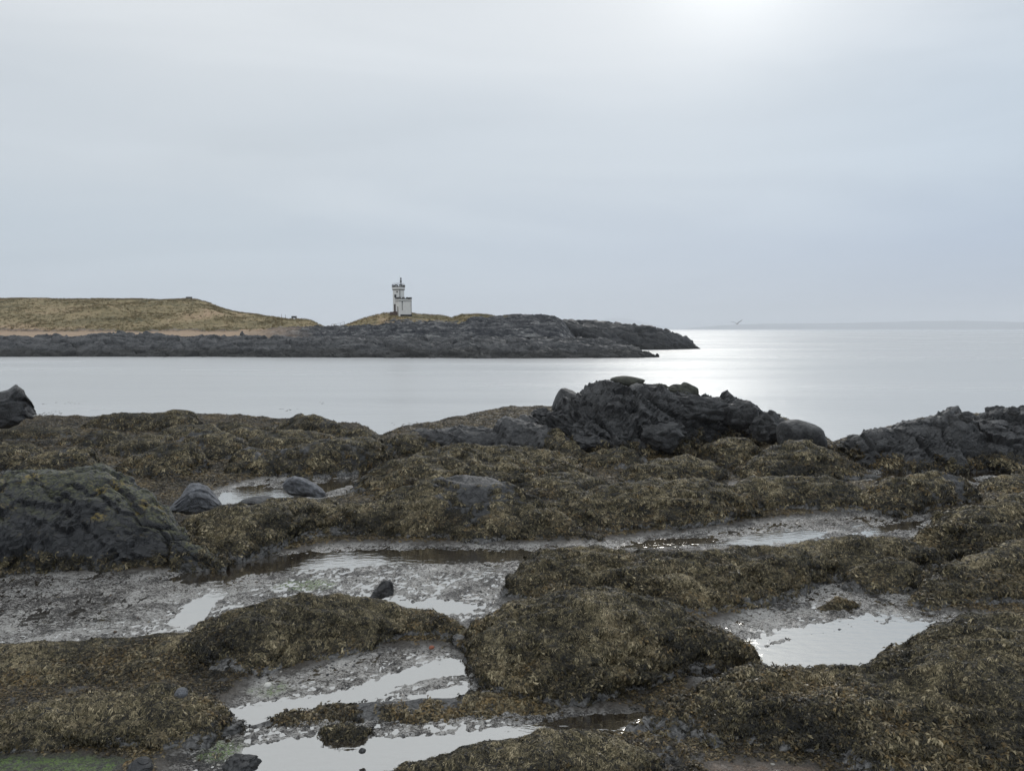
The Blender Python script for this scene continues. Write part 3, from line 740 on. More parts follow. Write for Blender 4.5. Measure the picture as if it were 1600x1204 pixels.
mound('seaweed_covered_boulder', [(1085, 726), (1120, 737), (1165, 736), (1200, 728)], [(1085, 716), (1105, 696), (1135, 684), (1165, 687), (1187, 703), (1200, 718)],
      'round weedy boulder between the outcrop and the pointed weed heap', 'boulder', k=.9, seed=30.1, cover=.8, bulge=.6)
mound('seaweed_mound', [(1148, 748), (1200, 756), (1260, 756), (1330, 750), (1375, 745)], [(1148, 738), (1175, 716), (1200, 702), (1235, 692), (1262, 693), (1300, 708), (1340, 727), (1375, 741)],
      'pointed dark weed heap under the round end boulder of the outcrop', MD, k=.6, seed=31.4, cover=.97)
mound('striped_rock', [(596, 712), (680, 712), (780, 712), (860, 716), (915, 722)],
      [(596, 696), (625, 678), (660, 673), (690, 671), (718, 662), (740, 669), (765, 668), (790, 656), (812, 661), (850, 665), (880, 680), (915, 705)],
      'bare rock draped in wavy grey bands, centre left of the outcrop', 'rock', 'rock', k=.7, seed=32.2, cover=.25, amp=.6, strata=2.5)
mound('seaweed_mound', [(800, 690), (860, 722), (905, 732), (940, 728)], [(800, 672), (830, 668), (870, 674), (905, 700), (940, 720)],
      'dark weed shoulder joining the striped rock to the outcrop', MD, k=.6, seed=33.1, cover=.9)
# --- the outcrop with boulders on top
mound('rock_outcrop', [(796, 700), (860, 708), (920, 718), (1000, 716), (1070, 712), (1150, 702), (1236, 696)],
      [(796, 668), (826, 654), (850, 650), (872, 634), (900, 618), (930, 608), (950, 602), (985, 600), (1010, 604), (1040, 608), (1075, 614), (1095, 626), (1120, 621), (1140, 624), (1165, 630), (1190, 644), (1215, 664), (1236, 684)],
      'tall dark outcrop in the centre with boulders along its top', 'rock outcrop', 'rock', k=1.05, seed=34.9, cover=.30, amp=1.15, strata=1.2, bulge=.65, res=.06, back=1.0)
mound('rock_outcrop', [(1283, 712), (1340, 734), (1400, 738), (1500, 740), (1560, 735)],
      [(1283, 704), (1310, 690), (1340, 683), (1370, 680), (1400, 667), (1430, 658), (1455, 656), (1475, 653), (1492, 646), (1505, 647), (1522, 660), (1545, 680), (1560, 705)],
      'sloping dark outcrop on the right rising to a small knob', 'rock outcrop', 'rock', k=.85, seed=35.5, cover=.20, amp=.65, strata=1.4, bulge=.6, res=.06)
mound('rock_outcrop', [(1490, 732), (1560, 738), (1600, 738), (1900, 740)],
      [(1490, 690), (1518, 655), (1545, 641), (1570, 637), (1590, 635), (1620, 636), (1900, 640)],
      'flat topped dark outcrop running out of the right edge', 'rock outcrop', 'rock', k=.75, seed=36.7, cover=.26, amp=.7, strata=1.4, bulge=.6, res=.06)
# --- back left field of weedy rocks
BL = [
 ([(-200, 690), (0, 692), (90, 690), (140, 686)], [(-200, 672), (0, 667), (60, 666), (110, 670), (140, 680)], 'flat weed bed below the angular boulder at the far left', .3, 1),
 ([(120, 672), (200, 676), (280, 674), (322, 668)], [(120, 668), (145, 654), (200, 646), (240, 646), (282, 642), (302, 644), (322, 660)], 'long low weed ridge furthest back against the sea', .8, .95),
 ([(320, 676), (370, 680), (420, 680), (450, 676)], [(320, 668), (345, 661), (375, 660), (410, 667), (450, 672)], 'thin weed rim between the two ridges against the sea', .5, 1),
 ([(425, 682), (480, 690), (540, 690), (562, 682)], [(425, 668), (445, 655), (470, 648), (495, 651), (530, 664), (562, 675)], 'dark knob of weedy rock rising against the sea left of the notch', .8, .9),
 ([(530, 702), (570, 706), (604, 700)], [(530, 676), (560, 670), (585, 680), (604, 694)], 'weed shoulder dropping to the water notch', .8, .95),
 ([(85, 700), (130, 705), (180, 704), (215, 698)], [(85, 692), (120, 680), (165, 673), (200, 679), (215, 690)], 'small weedy hump behind the left pair of mounds', .6, .95),
 ([(235, 690), (290, 694), (355, 690)], [(235, 680), (275, 664), (325, 663), (355, 678)], 'grey patched weedy hump below the furthest ridge', .5, .75),
 ([(340, 694), (380, 700), (430, 694)], [(340, 682), (370, 669), (400, 669), (430, 682)], 'small dark hump between the furthest ridge and the knob', .6, .9),
 ([(360, 712), (420, 718), (500, 712), (540, 704)], [(360, 698), (400, 682), (450, 674), (500, 676), (540, 690)], 'olive weed swell in front of the dark knob', .45, .97),
 ([(158, 716), (200, 718), (250, 714), (282, 704)], [(158, 708), (190, 690), (230, 678), (262, 681), (282, 694)], 'dark rounded weedy rock left of the hump with ochre weed', .7, .95),
 ([(265, 712), (320, 724), (370, 720), (402, 712)], [(265, 697), (300, 682), (340, 678), (378, 688), (402, 704)], 'broad weedy rock behind the steep ochre crested one', .6, .95),
 ([(-200, 742), (0, 744), (50, 738), (85, 722)], [(-200, 700), (0, 692), (35, 691), (65, 700), (85, 714)], 'ochre tinted weedy rock at the left edge', .6, .95),
 ([(10, 752), (70, 756), (130, 752), (160, 740)], [(10, 744), (45, 716), (80, 704), (120, 700), (146, 702), (160, 720)], 'dark double humped weedy rock behind the lichen rock', .7, .95),
 ([(178, 745), (230, 752), (290, 748), (325, 736)], [(178, 738), (205, 716), (240, 703), (270, 694), (298, 692), (312, 708), (325, 728)], 'steep weedy rock with an ochre crest and a bare grey face', .8, .85),
 ([(350, 742), (400, 748), (455, 742)], [(350, 728), (372, 708), (400, 700), (430, 706), (455, 726)], 'dark round rock behind the flat brown weed patch', .8, .85),
 ([(400, 738), (460, 750), (540, 746), (590, 736), (612, 722)], [(400, 722), (440, 704), (490, 692), (540, 685), (575, 682), (597, 694), (612, 712)], 'long dark rock wall with hanging weed left of the notch', .8, .9),
 ([(598, 708), (640, 716), (690, 712)], [(598, 694), (625, 680), (650, 676), (690, 686)], 'weedy rock with a square slab beside the water notch', .7, .9),
]
for i, (fr, cr, lb, k, cv) in enumerate(BL):
    mound('seaweed_covered_rock', fr, cr, lb, 'rock', k=k, seed=40 + i * 1.7, cover=cv * .84, dens=.9, amp=.9)

# weed lying on the open ground between the mounds, and on the flat
Dg = np.repeat(Dr[:, None], ncol, 1)
gm = sstep(.75, .95, weedy) * (1 - drop) * (cols[None, :] > -160) * (cols[None, :] < 1760) * (Dg > 5.5)
sc = np.clip(Dg / 15, .8, 1.8)
p, n = sample_grid(GP, GN_, gm, 420 / sc ** 2)
s = np.clip(np.hypot(p[:, 0], p[:, 1]) / 15, .8, 1.8) * rng.uniform(.6, 1.1, len(p))
tag(scatter('seaweed_carpet', p, n, rng.normal(size=(len(p), 3)), s, T_OCHRE), 'loose brown wrack lying on the mud between the mounds', 'seaweed', kind='stuff')
fm = flatm * np.clip((n2 + .6 * wob - .25) * 3, 0, 1) * (1 - poolm) * (Dg < 26)
p, n = sample_grid(GP, GN_, fm, 45 + 0 * Dg)
s = rng.uniform(.4, .95, len(p))
tag(scatter('stranded_seaweed', p, n, rng.normal(size=(len(p), 3)), s, T_LEAF), 'scattered dark weed scraps stranded on the grey mud flat', 'seaweed', kind='stuff')

# ------------------------------------------------------------------ boulders
def boulder_mesh(name, seed, sub=5, sharp=10.0, nplanes=12, rough=.03, fine=.02):
    r = np.random.default_rng(seed)
    bm = bmesh.new(); bmesh.ops.create_icosphere(bm, subdivisions=sub, radius=1)
    V = np.array([v.co[:] for v in bm.verts])
    pn = r.normal(size=(nplanes, 3)); pn /= np.linalg.norm(pn, axis=1)[:, None]; pc = r.uniform(.72, 1.0, nplanes)
    d = V @ pn.T; rad = np.where(d > .05, pc[None, :] / np.maximum(d, .05), 20)
    rad = np.minimum(rad, 1.25)
    rr = (np.sum(rad ** -sharp, 1)) ** (-1 / sharp) * (1 + nplanes * .012)
    V = V * rr[:, None]
    V = V * (1 + rough * 2 * fbm(V, 1.5, 3, off=seed) + fine * fbm(V, 7, 3, .6, off=seed))[:, None]
    if rough > .05:
        e, vv, tl = facets(V * np.array([.8, 1, 1.5]), 1.7, seed); V = V * (1 + .10 * (vv - .5) + .22 * tl - .06 * sstep(.09, 0, e))[:, None]
    mn, mx = V.min(0), V.max(0); V = (V - (mn + mx) / 2) / ((mx - mn) / 2)
    for v, c in zip(bm.verts, V): v.co = Vector(c)
    for f in bm.faces: f.smooth = True
    me = bpy.data.meshes.new(name); bm.to_mesh(me); bm.free(); return me
def boulder(name, px0, px1, pt, pb, D, label, material, seed, depth=.8, roll=0.0, yaw=0.0, cat='boulder', group=None, sub=5, sharp=10., skew=0, nplanes=12, rough=.03, prof=None):
    x0, y0, z0 = at(px0, (pt + pb) / 2, D); x1, y1, z1 = at(px1, (pt + pb) / 2, D)
    _, _, zt = at((px0 + px1) / 2, pt, D); _, _, zb = at((px0 + px1) / 2, pb, D)
    w = math.hypot(x1 - x0, y1 - y0); h = zt - zb
    me = boulder_mesh(name, seed, sub, sharp, nplanes, rough)
    az = math.atan2((x0 + x1) / 2, (y0 + y1) / 2)
    R = Matrix.Rotation(-az, 4, 'Z') @ Matrix.Diagonal((w / 2, w / 2 * depth, h / 2, 1)) @ Matrix.Rotation(roll, 4, 'Y') @ Matrix.Rotation(yaw, 4, 'Z')
    co = np.array([v.co[:] for v in me.vertices]); M3 = np.array(R.to_3x3()); 
    pre = co @ np.array((Matrix.Rotation(roll, 3, 'Y') @ Matrix.Rotation(yaw, 3, 'Z'))).T
    mn, mx = pre.min(0), pre.max(0); pre = (pre - (mn + mx) / 2) / ((mx - mn) / 2)
    if prof:
        u = pre / (np.linalg.norm(pre, axis=1)[:, None] + 1e-9); sq = np.sign(u) * np.abs(u) ** .62
        pre = sq * (np.linalg.norm(pre, axis=1) ** .5)[:, None] * .5 + pre * .5
        mn, mx = pre.min(0), pre.max(0); pre = (pre - (mn + mx) / 2) / ((mx - mn) / 2)
        pp = np.array(prof, float); pre[:, 2] = -1 + (pre[:, 2] + 1) * np.interp(pre[:, 0], pp[:, 0], pp[:, 1])
        pre[:, 2] = (pre[:, 2] - pre[:, 2].min()) / np.ptp(pre[:, 2]) * 2 - 1
    if skew: pre[:, 0] += skew * pre[:, 2] * (1 - np.abs(pre[:, 0]) * .6); pre[:, 0] = (pre[:, 0] - pre[:, 0].min()) / np.ptp(pre[:, 0]) * 2 - 1
    co = (pre * np.array([w / 2, w / 2 * depth, h / 2])) @ np.array(Matrix.Rotation(-az, 3, 'Z')).T
    me.vertices.foreach_set('co', co.astype(np.float32).ravel()); me.update()
    o = link(name, me, material); o.location = ((x0 + x1) / 2, (y0 + y1) / 2, (zt + zb) / 2)
    return tag(o, label, cat, group)
def gD(py, z=.25): return float(gpt(800, py, z)[2])
boulder('boulder', 440, 510, 742, 778, gD(774), 'smooth rounded grey boulder beside the narrow pool', M_GREYB, 3, .7, roll=.1, sharp=20, nplanes=9, rough=.051, prof=[(-1, .75), (-.8, .96), (-.45, 1), (0, .88), (.5, .58), (.85, .32), (1, .15)])
boulder('boulder', 258, 350, 755, 800, gD(793), 'grey wedge shaped boulder next to the lichen rock', M_GREYB, 8, .7, sharp=24, nplanes=10, rough=.051, prof=[(-1, .2), (-.6, .55), (-.15, .95), (.15, 1), (.45, .85), (.8, .45), (1, .15)])
boulder('boulder', -70, 58, 602, 670, 36.0, 'angular dark boulder at the far left edge against the sea', M_ROCK, 21, .8, roll=.2, sharp=50, nplanes=10, rough=.051, prof=[(-1, .6), (-.1, .82), (.3, .88), (.5, 1), (.68, .97), (.85, .72), (1, .45)])
boulder('stone', 576, 616, 905, 934, gD(930), 'small jagged dark stone standing alone on the mud flat', M_ROCK, 15, .7, sharp=22, cat='stone', nplanes=9, rough=.14, prof=[(-1, .5), (-.5, .5), (0, .8), (.7, 1), (.95, .8), (1, .6)])
boulder('stone', 376, 432, 775, 787, gD(784), 'flat dark slab lying in the narrow pool', M_ROCK, 31, .9, sharp=16, cat='stone')
boulder('stone', 430, 472, 934, 950, gD(944), 'low grey slab peeping over the domed mound beside the flat', M_GREYB, 33, .9, sharp=16, cat='stone')
boulder('stone', 196, 240, 1184, 1215, gD(1206), 'dark rounded stone on the lower edge beside green algae', M_ROCK, 35, .8, cat='stone')
boulder('stone', 345, 410, 1180, 1212, gD(1206), 'low dark wedge of rock pointing into the lowest pool', M_ROCK, 37, .8, sharp=18, cat='stone', rough=.07)
boulder('stone', 560, 572, 1168, 1176, gD(1174), 'tiny round pebble sitting in the lowest pool', M_ROCK, 39, .9, cat='stone', sub=3)
boulder('stone', 670, 679, 1008, 1014, gD(1014), 'tiny orange pebble on the silt above the channel', simple('orange_stone', (.32, .11, .06), .6), 41, .9, cat='stone', sub=3)
boulder('stone', 412, 424, 1066, 1073, gD(1072), 'tiny white pebble near the foot of the domed mound', simple('white_stone', (.7, .68, .62), .6), 43, .9, cat='stone', sub=3)
boulder('stone', 272, 294, 1074, 1090, gD(1085, .5), 'smooth grey stone nestled in the lower left weed', M_GREYB, 45, .9, cat='stone', sub=3)
for a in [
 (953, 1008, 587, 609, 30.0, 'olive flat boulder lying on the summit of the outcrop', M_OLIVEB, 51, .8, .12),
 (1060, 1092, 597, 628, 30.0, 'round olive boulder perched on the right of the summit', M_OLIVEB, 52, .9, .1),
 (1033, 1083, 600, 628, 29.7, 'long olive tipped boulder leaning below the round perched one', M_OLIVEB, 53, .7, .45),
 (1012, 1046, 598, 620, 30.2, 'small boulder in the saddle between the summit boulders', M_OLIVEB, 56, .8, 0),
 (862, 908, 606, 650, 30.0, 'tall rounded boulder leaning at the left shoulder of the outcrop', M_ROCK, 54, .8, -.5),
 (829, 862, 636, 654, 29.6, 'small pointed slab at the left end of the outcrop', M_ROCK, 55, .8, .2),
 (950, 1020, 610, 656, 29.2, 'large block with an olive top in the middle of the face', M_OLIVEB, 57, .6, .25),
 (1008, 1044, 612, 642, 29.5, 'dark cleft block beneath the summit boulders', M_ROCK, 58, .7, .3),
 (1050, 1140, 616, 660, 29.0, 'slanting slab below the round perched boulder', M_ROCK, 59, .5, .5),
 (1120, 1196, 622, 672, 29.2, 'blocky slab at the right shoulder of the outcrop', M_ROCK, 60, .6, .5),
 (1170, 1232, 640, 694, 28.6, 'rounded block with brown weed at the right foot of the outcrop', M_ROCK, 61, .7, .2),
 (870, 945, 644, 692, 28.0, 'weed skirted block at the lower left of the outcrop', M_ROCK, 63, .6, .1),
 (940, 1000, 652, 700, 27.7, 'tilted dark block low in the middle of the outcrop', M_ROCK, 64, .6, -.3),
 (1000, 1070, 656, 706, 27.4, 'grey faced block low on the right of the middle of the outcrop', M_ROCK, 65, .6, .2),
 (895, 942, 678, 706, 26.6, 'small brown weed topped stone at the foot of the outcrop', M_ROCK, 66, .7, 0),
 (1212, 1293, 655, 706, 27.4, 'isolated round boulder ending the outcrop beside the sea gap', M_ROCK, 62, .8, .3),
 (1496, 1524, 642, 662, 27.0, 'dark knob on top of the sloping right outcrop', M_ROCK, 67, .8, .2),
 (1572, 1596, 634, 650, 27.2, 'small knob on the flat topped outcrop at the right edge', M_ROCK, 68, .8, .1),
 (634, 642, 696, 706, 30.0, 'small upright square slab beside the water notch', M_GREYB, 69, .6, .1),
]:
    px0, px1, pt, pb, D, lb, mt, sd, dp, rl_ = a
    boulder('boulder', px0, px1, pt, pb, D, lb, mt, sd, dp, rl_, yaw=sd * .7, sharp=12 if sd in (51, 52, 62, 54) else 40, rough=.035 if sd in (51, 52, 62, 54) else .06)

# ------------------------------------------------------------------ the far island
def add_struct(o, label): return tag(o, label=label, kind='structure')
P, hn, _ = loft([(-700, 558), (0, 557.5), (200, 557.5), (400, 558), (600, 559), (750, 560), (900, 560), (1000, 559), (1030, 558)],
      [(-700, 530), (0, 528.5), (40, 529.5), (100, 528), (150, 525.5), (200, 524.5), (240, 526), (300, 528.5), (400, 530), (500, 530), (600, 530), (700, 531), (800, 533), (850, 530), (900, 531), (940, 533), (965, 538), (985, 543), (1008, 549), (1030, 557)],
      k=.27, zb=0, sink=1.0, res=.26, maxu=900, nfront=110, back=3, bulge=.8)
P = displace_rock(P, 1.0, 71.0, .42, 1.2, .15)
q = P.reshape(-1, 3); P[..., 2] += (.45 * fbm(q, .35, 4, .6, ridged=True, off=3)).reshape(P.shape[:2])
nzz = fbm(q, .12, 4, .6, off=8).reshape(P.shape[:2])
add_struct(link('shore_rock_shelf', grid_mesh('shore_rock_shelf', P, {'weed': sstep(1.9, .8, P[..., 2] + 1.2 * nzz) * .75, 'mud': 0 * nzz, 'top': hn})
           , M_FAR), 'low black rock shelf along the waterline of the island')
P, hn, _ = loft([(840, 546), (900, 546), (960, 546), (1040, 546), (1094, 545)],
      [(840, 508), (880, 504), (905, 503), (930, 501), (950, 502.5), (980, 506), (1010, 511), (1030, 514), (1044, 517), (1056, 522), (1062, 524), (1076, 531), (1088, 540), (1094, 544)],
      k=.62, zb=0, sink=1.0, res=.3, maxu=420, nfront=90, back=3, bulge=.6)
P = displace_rock(P, .85, 77.0, .22, 1.5, .25); nzz = 0 * P[..., 2]
add_struct(link('rocky_headland', grid_mesh('rocky_headland', P, {'weed': sstep(1.5, .6, P[..., 2]) * .7, 'mud': nzz, 'top': hn}), M_HEAD), 'smooth dark whale backed headland at the right end of the island')

SKY_ = np.array([(-900, 462), (-400, 464), (0, 466), (100, 467), (220, 467), (255, 468.5), (290, 467.5), (310, 468), (330, 474), (345, 481), (365, 487), (400, 491.5), (430, 496), (460, 499), (485, 501), (498, 507), (510, 512.5), (528, 512), (545, 506), (570, 498), (600, 489), (640, 488.5), (660, 491), (690, 493), (707, 497), (722, 492.5), (745, 491), (768, 492.5), (778, 497), (800, 493.5), (825, 495.5), (850, 493.5), (870, 498.5), (890, 500.5), (910, 504), (930, 510)])
FOOT = np.array([(-900, 519), (0, 518.5), (350, 518.5), (400, 517.5), (440, 515), (480, 514), (510, 514), (528, 513.5), (560, 513), (600, 509), (640, 505.5), (660, 506), (690, 506), (718, 510), (735, 501), (770, 499.5), (790, 498), (830, 499), (870, 503), (930, 515)])
cp = np.concatenate([np.linspace(-900, -100, 120, endpoint=False), np.linspace(-100, 930, 900)])
sk = np.interp(cp, SKY_[:, 0], SKY_[:, 1]); ft = np.interp(cp, FOOT[:, 0], FOOT[:, 1])
Dcr = np.interp(cp, [-900, 300, 400, 500, 560, 620, 700, 930], [255, 250, 228, 200, 192, 193, 190, 190]); Dft = np.interp(cp, [-900, 400, 500, 560, 620, 930], [186, 182, 182, 172, 172, 176])
axc, ayc, _ = ray(cp, np.full(len(cp), 510.0)); Dcr = Dcr / ayc; Dft = Dft / ayc
def zof(py, D): return CAMH + ray(cp, py)[2] * D
keys = [(148, CAMH + ray(cp, np.full(len(cp), 537.0))[2] * 148), (Dft, zof(ft, Dft))]
rows, zone = [], []
D0 = 150.0 / ayc; Z0_ = zof(np.interp(cp, [-900, 560, 700, 930], [540, 538, 533, 533]), D0); Z1 = zof(ft, Dft); Z2 = zof(sk, Dcr)
for s in np.linspace(0, 1, 40, endpoint=False):
    rows.append((D0 + (Dft - D0) * s, Z0_ + (Z1 - Z0_) * s ** .6)); zone.append(s - 1)
for s in np.linspace(0, 1, 90):
    rows.append((Dft + (Dcr - Dft) * s, Z1 + (Z2 - Z1) * (.55 * s + .45 * np.sin(s * math.pi / 2)))); zone.append(s)
for s in np.linspace(0, 1, 30)[1:]:
    rows.append((Dcr + 60 * s, Z2 - (Z2 + 2) * s ** 1.7)); zone.append(1 + s)
P = np.stack([np.stack([axc * d, ayc * d, z], 1) for d, z in rows]); zn = np.repeat(np.array(zone)[:, None], len(cp), 1)
pc = np.repeat(cp[None, :], len(rows), 0); q = P.reshape(-1, 3)
na = fbm(q, .11, 4, .55, off=1).reshape(zn.shape); nb_ = fbm(q, .5, 3, .55, off=2).reshape(zn.shape); nr = fbm(q * np.array([1, 1.3, 2]), .3, 4, .6, ridged=True, off=5).reshape(zn.shape)
# where grass, sand and rock lie
edge = zn + .10 * na + .06 * nb_
grass = sstep(.0, .06, edge) * sstep(800, 770, pc + 25 * na)
rockband = sstep(350, 500, pc + 40 * na + 30 * nb_)
sandm = (1 - sstep(-.02, .03, edge)) * (1 - rockband)
orange = sstep(.3, .6, np.exp(-((pc - 395) / 26) ** 2 - ((zn - .02) / .08) ** 2) + .3 * nb_)
rockm = np.clip(1 - grass - sandm, 0, 1)
outc = sstep(.25, .5, nr + .4 * na - .25) * sstep(480, 560, pc) * sstep(.75, .25, np.abs(zn - .1) * 2)
P[..., 2] += grass * (.55 * na * np.clip(zn * 3, 0, 1) * np.clip((1.05 - zn) * 6, 0, 1) * 2.0 + .16 * nb_) + rockm * ((nr * 1.1 + .55 * nb_) * np.clip(1.4 - zn, 0, 1)) 
P[..., 2] -= sstep(868, 928, pc) * (P[..., 2] + 1.0)
# hillocks on the grassy slope
for (bx, zc, hgt, wx, wz) in [(165, .42, 1.5, 34, .12), (60, .75, .8, 40, .12), (330, .40, 1.5, 38, .14), (255, .7, 1.1, 24, .15), (452, .35, .8, 22, .2), (415, .6, .5, 20, .15)]:
    P[..., 2] += hgt * np.exp(-((pc - bx) / wx) ** 2 - ((zn - zc) / wz) ** 2)
m, t, b = mat('island_ground'); M_ISL = m
a1 = noise(t, .055, 7, .62, sc=(1, 1.4, 1), dist=.5); a2 = noise(t, 1.1, 6, .65)
gf = mathn(t, 'ADD', mathn(t, 'MULTIPLY', a1, .68), mathn(t, 'MULTIPLY', a2, .32))
gcol = ramp(t, gf, [(.38, (.095, .092, .038, 1)), (.44, (.20, .16, .07, 1)), (.52, (.34, .265, .13, 1)), (.62, (.52, .36, .22, 1))])
rcol = ramp(t, noise(t, .5, 8, .68, dist=.6, sc=(.45, 1, 2.4)), [(.40, (.010, .012, .018, 1)), (.50, (.035, .038, .045, 1)), (.58, (.13, .13, .13, 1)), (.66, (.30, .295, .285, 1))])
scol = ramp(t, a2, [(.3, (.40, .27, .17, 1)), (.7, (.55, .40, .27, 1))])
c = mixc(t, attr(t, 'grass'), rcol, gcol); c = mixc(t, attr(t, 'sand'), c, scol)
L(t, c, b.inputs['Base Color']); b.inputs['Roughness'].default_value = .85
bump(t, b, mathn(t, 'ADD', a2, noise(t, 3, 4, .6)), .9, .35)
isl = add_struct(link('island_terrain', grid_mesh('island_terrain', P, {'grass': grass * (1 - outc), 'sand': np.maximum(sandm, orange)}), M_ISL), 'grassy island with a strip of orange sand and bare rock')

def fd(px, D): return D / float(ray(px, 510)[1])
def zsurf(px, D):
    """height of the island surface at a bearing and distance"""
    j = int(np.argmin(np.abs(cp - px))); d = np.hypot(P[:, j, 0], P[:, j, 1]); return float(np.interp(D, d, P[:, j, 2]))
# dry grass tufts
def tuft(name, seed, material):
    r = random.Random(seed); V = []; Fc = []; T = []
    for i in range(16):
        a = r.uniform(0, 6.28); x, y = r.gauss(0, .16), r.gauss(0, .16); h = r.uniform(.18, .5); lx, ly = math.cos(a) * h * .4, math.sin(a) * h * .4
        w = .035; sx, sy = -math.sin(a) * w, math.cos(a) * w; b0 = len(V)
        V += [(x - sx, y - sy, -.05), (x + sx, y + sy, -.05), (x + lx, y + ly, h)]; Fc.append((b0, b0 + 1, b0 + 2)); T += [0, 0, 1]
    me = bpy.data.meshes.new(name); me.from_pydata(V, [], Fc); a = me.attributes.new('tip', 'FLOAT', 'POINT'); a.data.foreach_set('value', np.array(T, np.float32))
    me.materials.append(material); return bpy.data.objects.new(name, me)
M_GRASS = weed_material('dry_grass', (.17, .14, .06), (.34, .245, .125), (.52, .36, .21), .9)
T_GR = template_collection('grass_templates', [tuft('grass_tuft', 80 + i, M_GRASS) for i in range(4)])
NI = grid_normals(P)
msk = grass * (1 - outc) * (zn < 1.1) * (pc > -60)
p, n = sample_grid(P, NI, msk, .5 + 1.6 * (zn > .9) + 1.5 * (na > .1))
n[:] = (0, 0, 1)
tag(scatter('grass_tufts', p, n, rng.normal(size=(len(p), 3)), rng.uniform(.5, 1.15, len(p)), T_GR), 'dry straw coloured grass over the island slopes', 'grass', kind='stuff')

# far coasts
def far_coast(name, D, crest, label, base=514.3):
    c_ = np.array(crest, float); x = np.linspace(c_[0, 0], c_[-1, 0], 300); y = np.interp(x, c_[:, 0], c_[:, 1])
    ax_, ay_, sl = ray(x, y); z = CAMH + sl * (D + 1000); z = np.maximum(z, 1) ; pts = np.stack([x * .02, 0 * x, 0 * x], 1); z = z * (1 + .06 * fbm(pts, 1.3, 3, off=D))
    R_ = []
    for s in np.linspace(0, 1, 14): R_.append(np.stack([ax_ * (D + 1000 * s), ay_ * (D + 1000 * s), -1 + (z + 1) * math.sin(s * math.pi / 2) ** .8], 1))
    for s in (.3, .7, 1.): R_.append(np.stack([ax_ * (D + 1000 + 1200 * s), ay_ * (D + 1000 + 1200 * s), z * (1 - s * s) - s], 1))
    return add_struct(link(name, grid_mesh(name, np.array(R_)), simple(name + '_land', (.06, .075, .07), .9, .002, .3)), label)
far_coast('distant_coast', 9000, [(1060, 513.9), (1110, 509.5), (1150, 507), (1200, 505.5), (1300, 505), (1380, 503), (1440, 501.5), (1520, 501), (1600, 503), (1800, 500), (2400, 503)], 'faint blue coast on the horizon at the right')
far_coast('distant_hill', 12500, [(880, 513.5), (910, 507), (935, 500), (955, 496.5), (975, 497), (995, 501), (1030, 509), (1060, 513)], 'very faint peak behind the rocky headland')

# ------------------------------------------------------------------ lighthouse
M_WHITE = simple('white_render', (.88, .87, .84), .75, 2.2, .06)
M_BLACK = simple('black_coping_paint', (.008, .008, .009), .6, 5, .3)
M_BAND = simple('grey_corbel_stone', (.09, .088, .085), .8, 6, .3)
M_BROWN = simple('brown_door_paint', (.075, .045, .035), .6, 8, .3)
M_GLASS = simple('dark_window_glass', (.02, .023, .03), .15)
M_IRON = simple('dark_iron', (.035, .04, .048), .5, 9, .3)
M_RAIL = simple('pale_rail_metal', (.35, .36, .38), .5)
M_STEP = simple('reddish_step_stone', (.13, .085, .07), .85, 3, .4)

def box(bm, x0, x1, y0, y1, z0, z1, taper=0):
    c = [(x0, y0, z0), (x1, y0, z0), (x1, y1, z0), (x0, y1, z0), (x0 + taper, y0 + taper, z1), (x1 - taper, y0 + taper, z1), (x1 - taper, y1 - taper, z1), (x0 + taper, y1 - taper, z1)]
    v = [bm.verts.new(p) for p in c]
    for f in ((0, 3, 2, 1), (4, 5, 6, 7), (0, 1, 5, 4), (1, 2, 6, 5), (2, 3, 7, 6), (3, 0, 4, 7)): bm.faces.new([v[i] for i in f])
def cyl(bm, p0, p1, r0, r1=None, seg=10):
    r1 = r0 if r1 is None else r1; p0, p1 = Vector(p0), Vector(p1); q = (p1 - p0).to_track_quat('Z', 'Y'); a, b_ = [], []
    for k in range(seg):
        d = q @ Vector((math.cos(2 * math.pi * k / seg), math.sin(2 * math.pi * k / seg), 0)); a.append(bm.verts.new(p0 + d * r0)); b_.append(bm.verts.new(p1 + d * r1))
    for k in range(seg): bm.faces.new((a[k], a[(k + 1) % seg], b_[(k + 1) % seg], b_[k]))
    bm.faces.new(a[::-1]); bm.faces.new(b_)
def part(name, fn, material, parent, M=None, label=None, bev=0):
    bm = bmesh.new(); fn(bm)
    if bev: bmesh.ops.bevel(bm, geom=bm.edges[:], offset=bev, segments=1, affect='EDGES')
    me = bpy.data.meshes.new(name); bm.to_mesh(me); bm.free()
    o = link(name, me, material, parent)
    if M is not None: o.matrix_local = M
    if label: o['label'] = label
    return o
U = .1645
lx, ly, _ = at(628, 497, 187.0); lz = zsurf(628, 186.0) - .02
lh = bpy.data.objects.new('lighthouse', None); COL.objects.link(lh); lh.location = (lx, ly, lz); lh.rotation_euler = (0, 0, -math.atan2(lx, ly)); lh.scale = (1, 1, .93)
tag(lh, 'small white battlemented lighthouse on the grassy knoll of the island', 'lighthouse')
# tower: a square tower with a narrow side to the right
TH = math.radians(57.4); A = 1.06
MT = Matrix.Translation((-.77, 2.3, 0)) @ Matrix.Rotation(TH, 4, 'Z')
def tower(bm): box(bm, -A, A, -A, A, -1.2, 7.3, .03)
tw = part('tower', tower, M_WHITE, lh, MT)
part('corbel_band', lambda bm: box(bm, -A - .09, A + .09, -A - .09, A + .09, 7.2, 7.42), M_BAND, lh, MT, bev=.03)
def ringwall(bm, a, b, t_, z0, z1):
    box(bm, -a, a, -b, -b + t_, z0, z1); box(bm, -a, a, b - t_, b, z0, z1)
    box(bm, -a, -a + t_, -b + t_ + .002, b - t_ - .002, z0, z1); box(bm, a - t_, a, -b + t_ + .002, b - t_ - .002, z0, z1)
par = part('parapet', lambda bm: ringwall(bm, A + .12, A + .12, .26, 7.42, 7.98), M_WHITE, lh, MT)
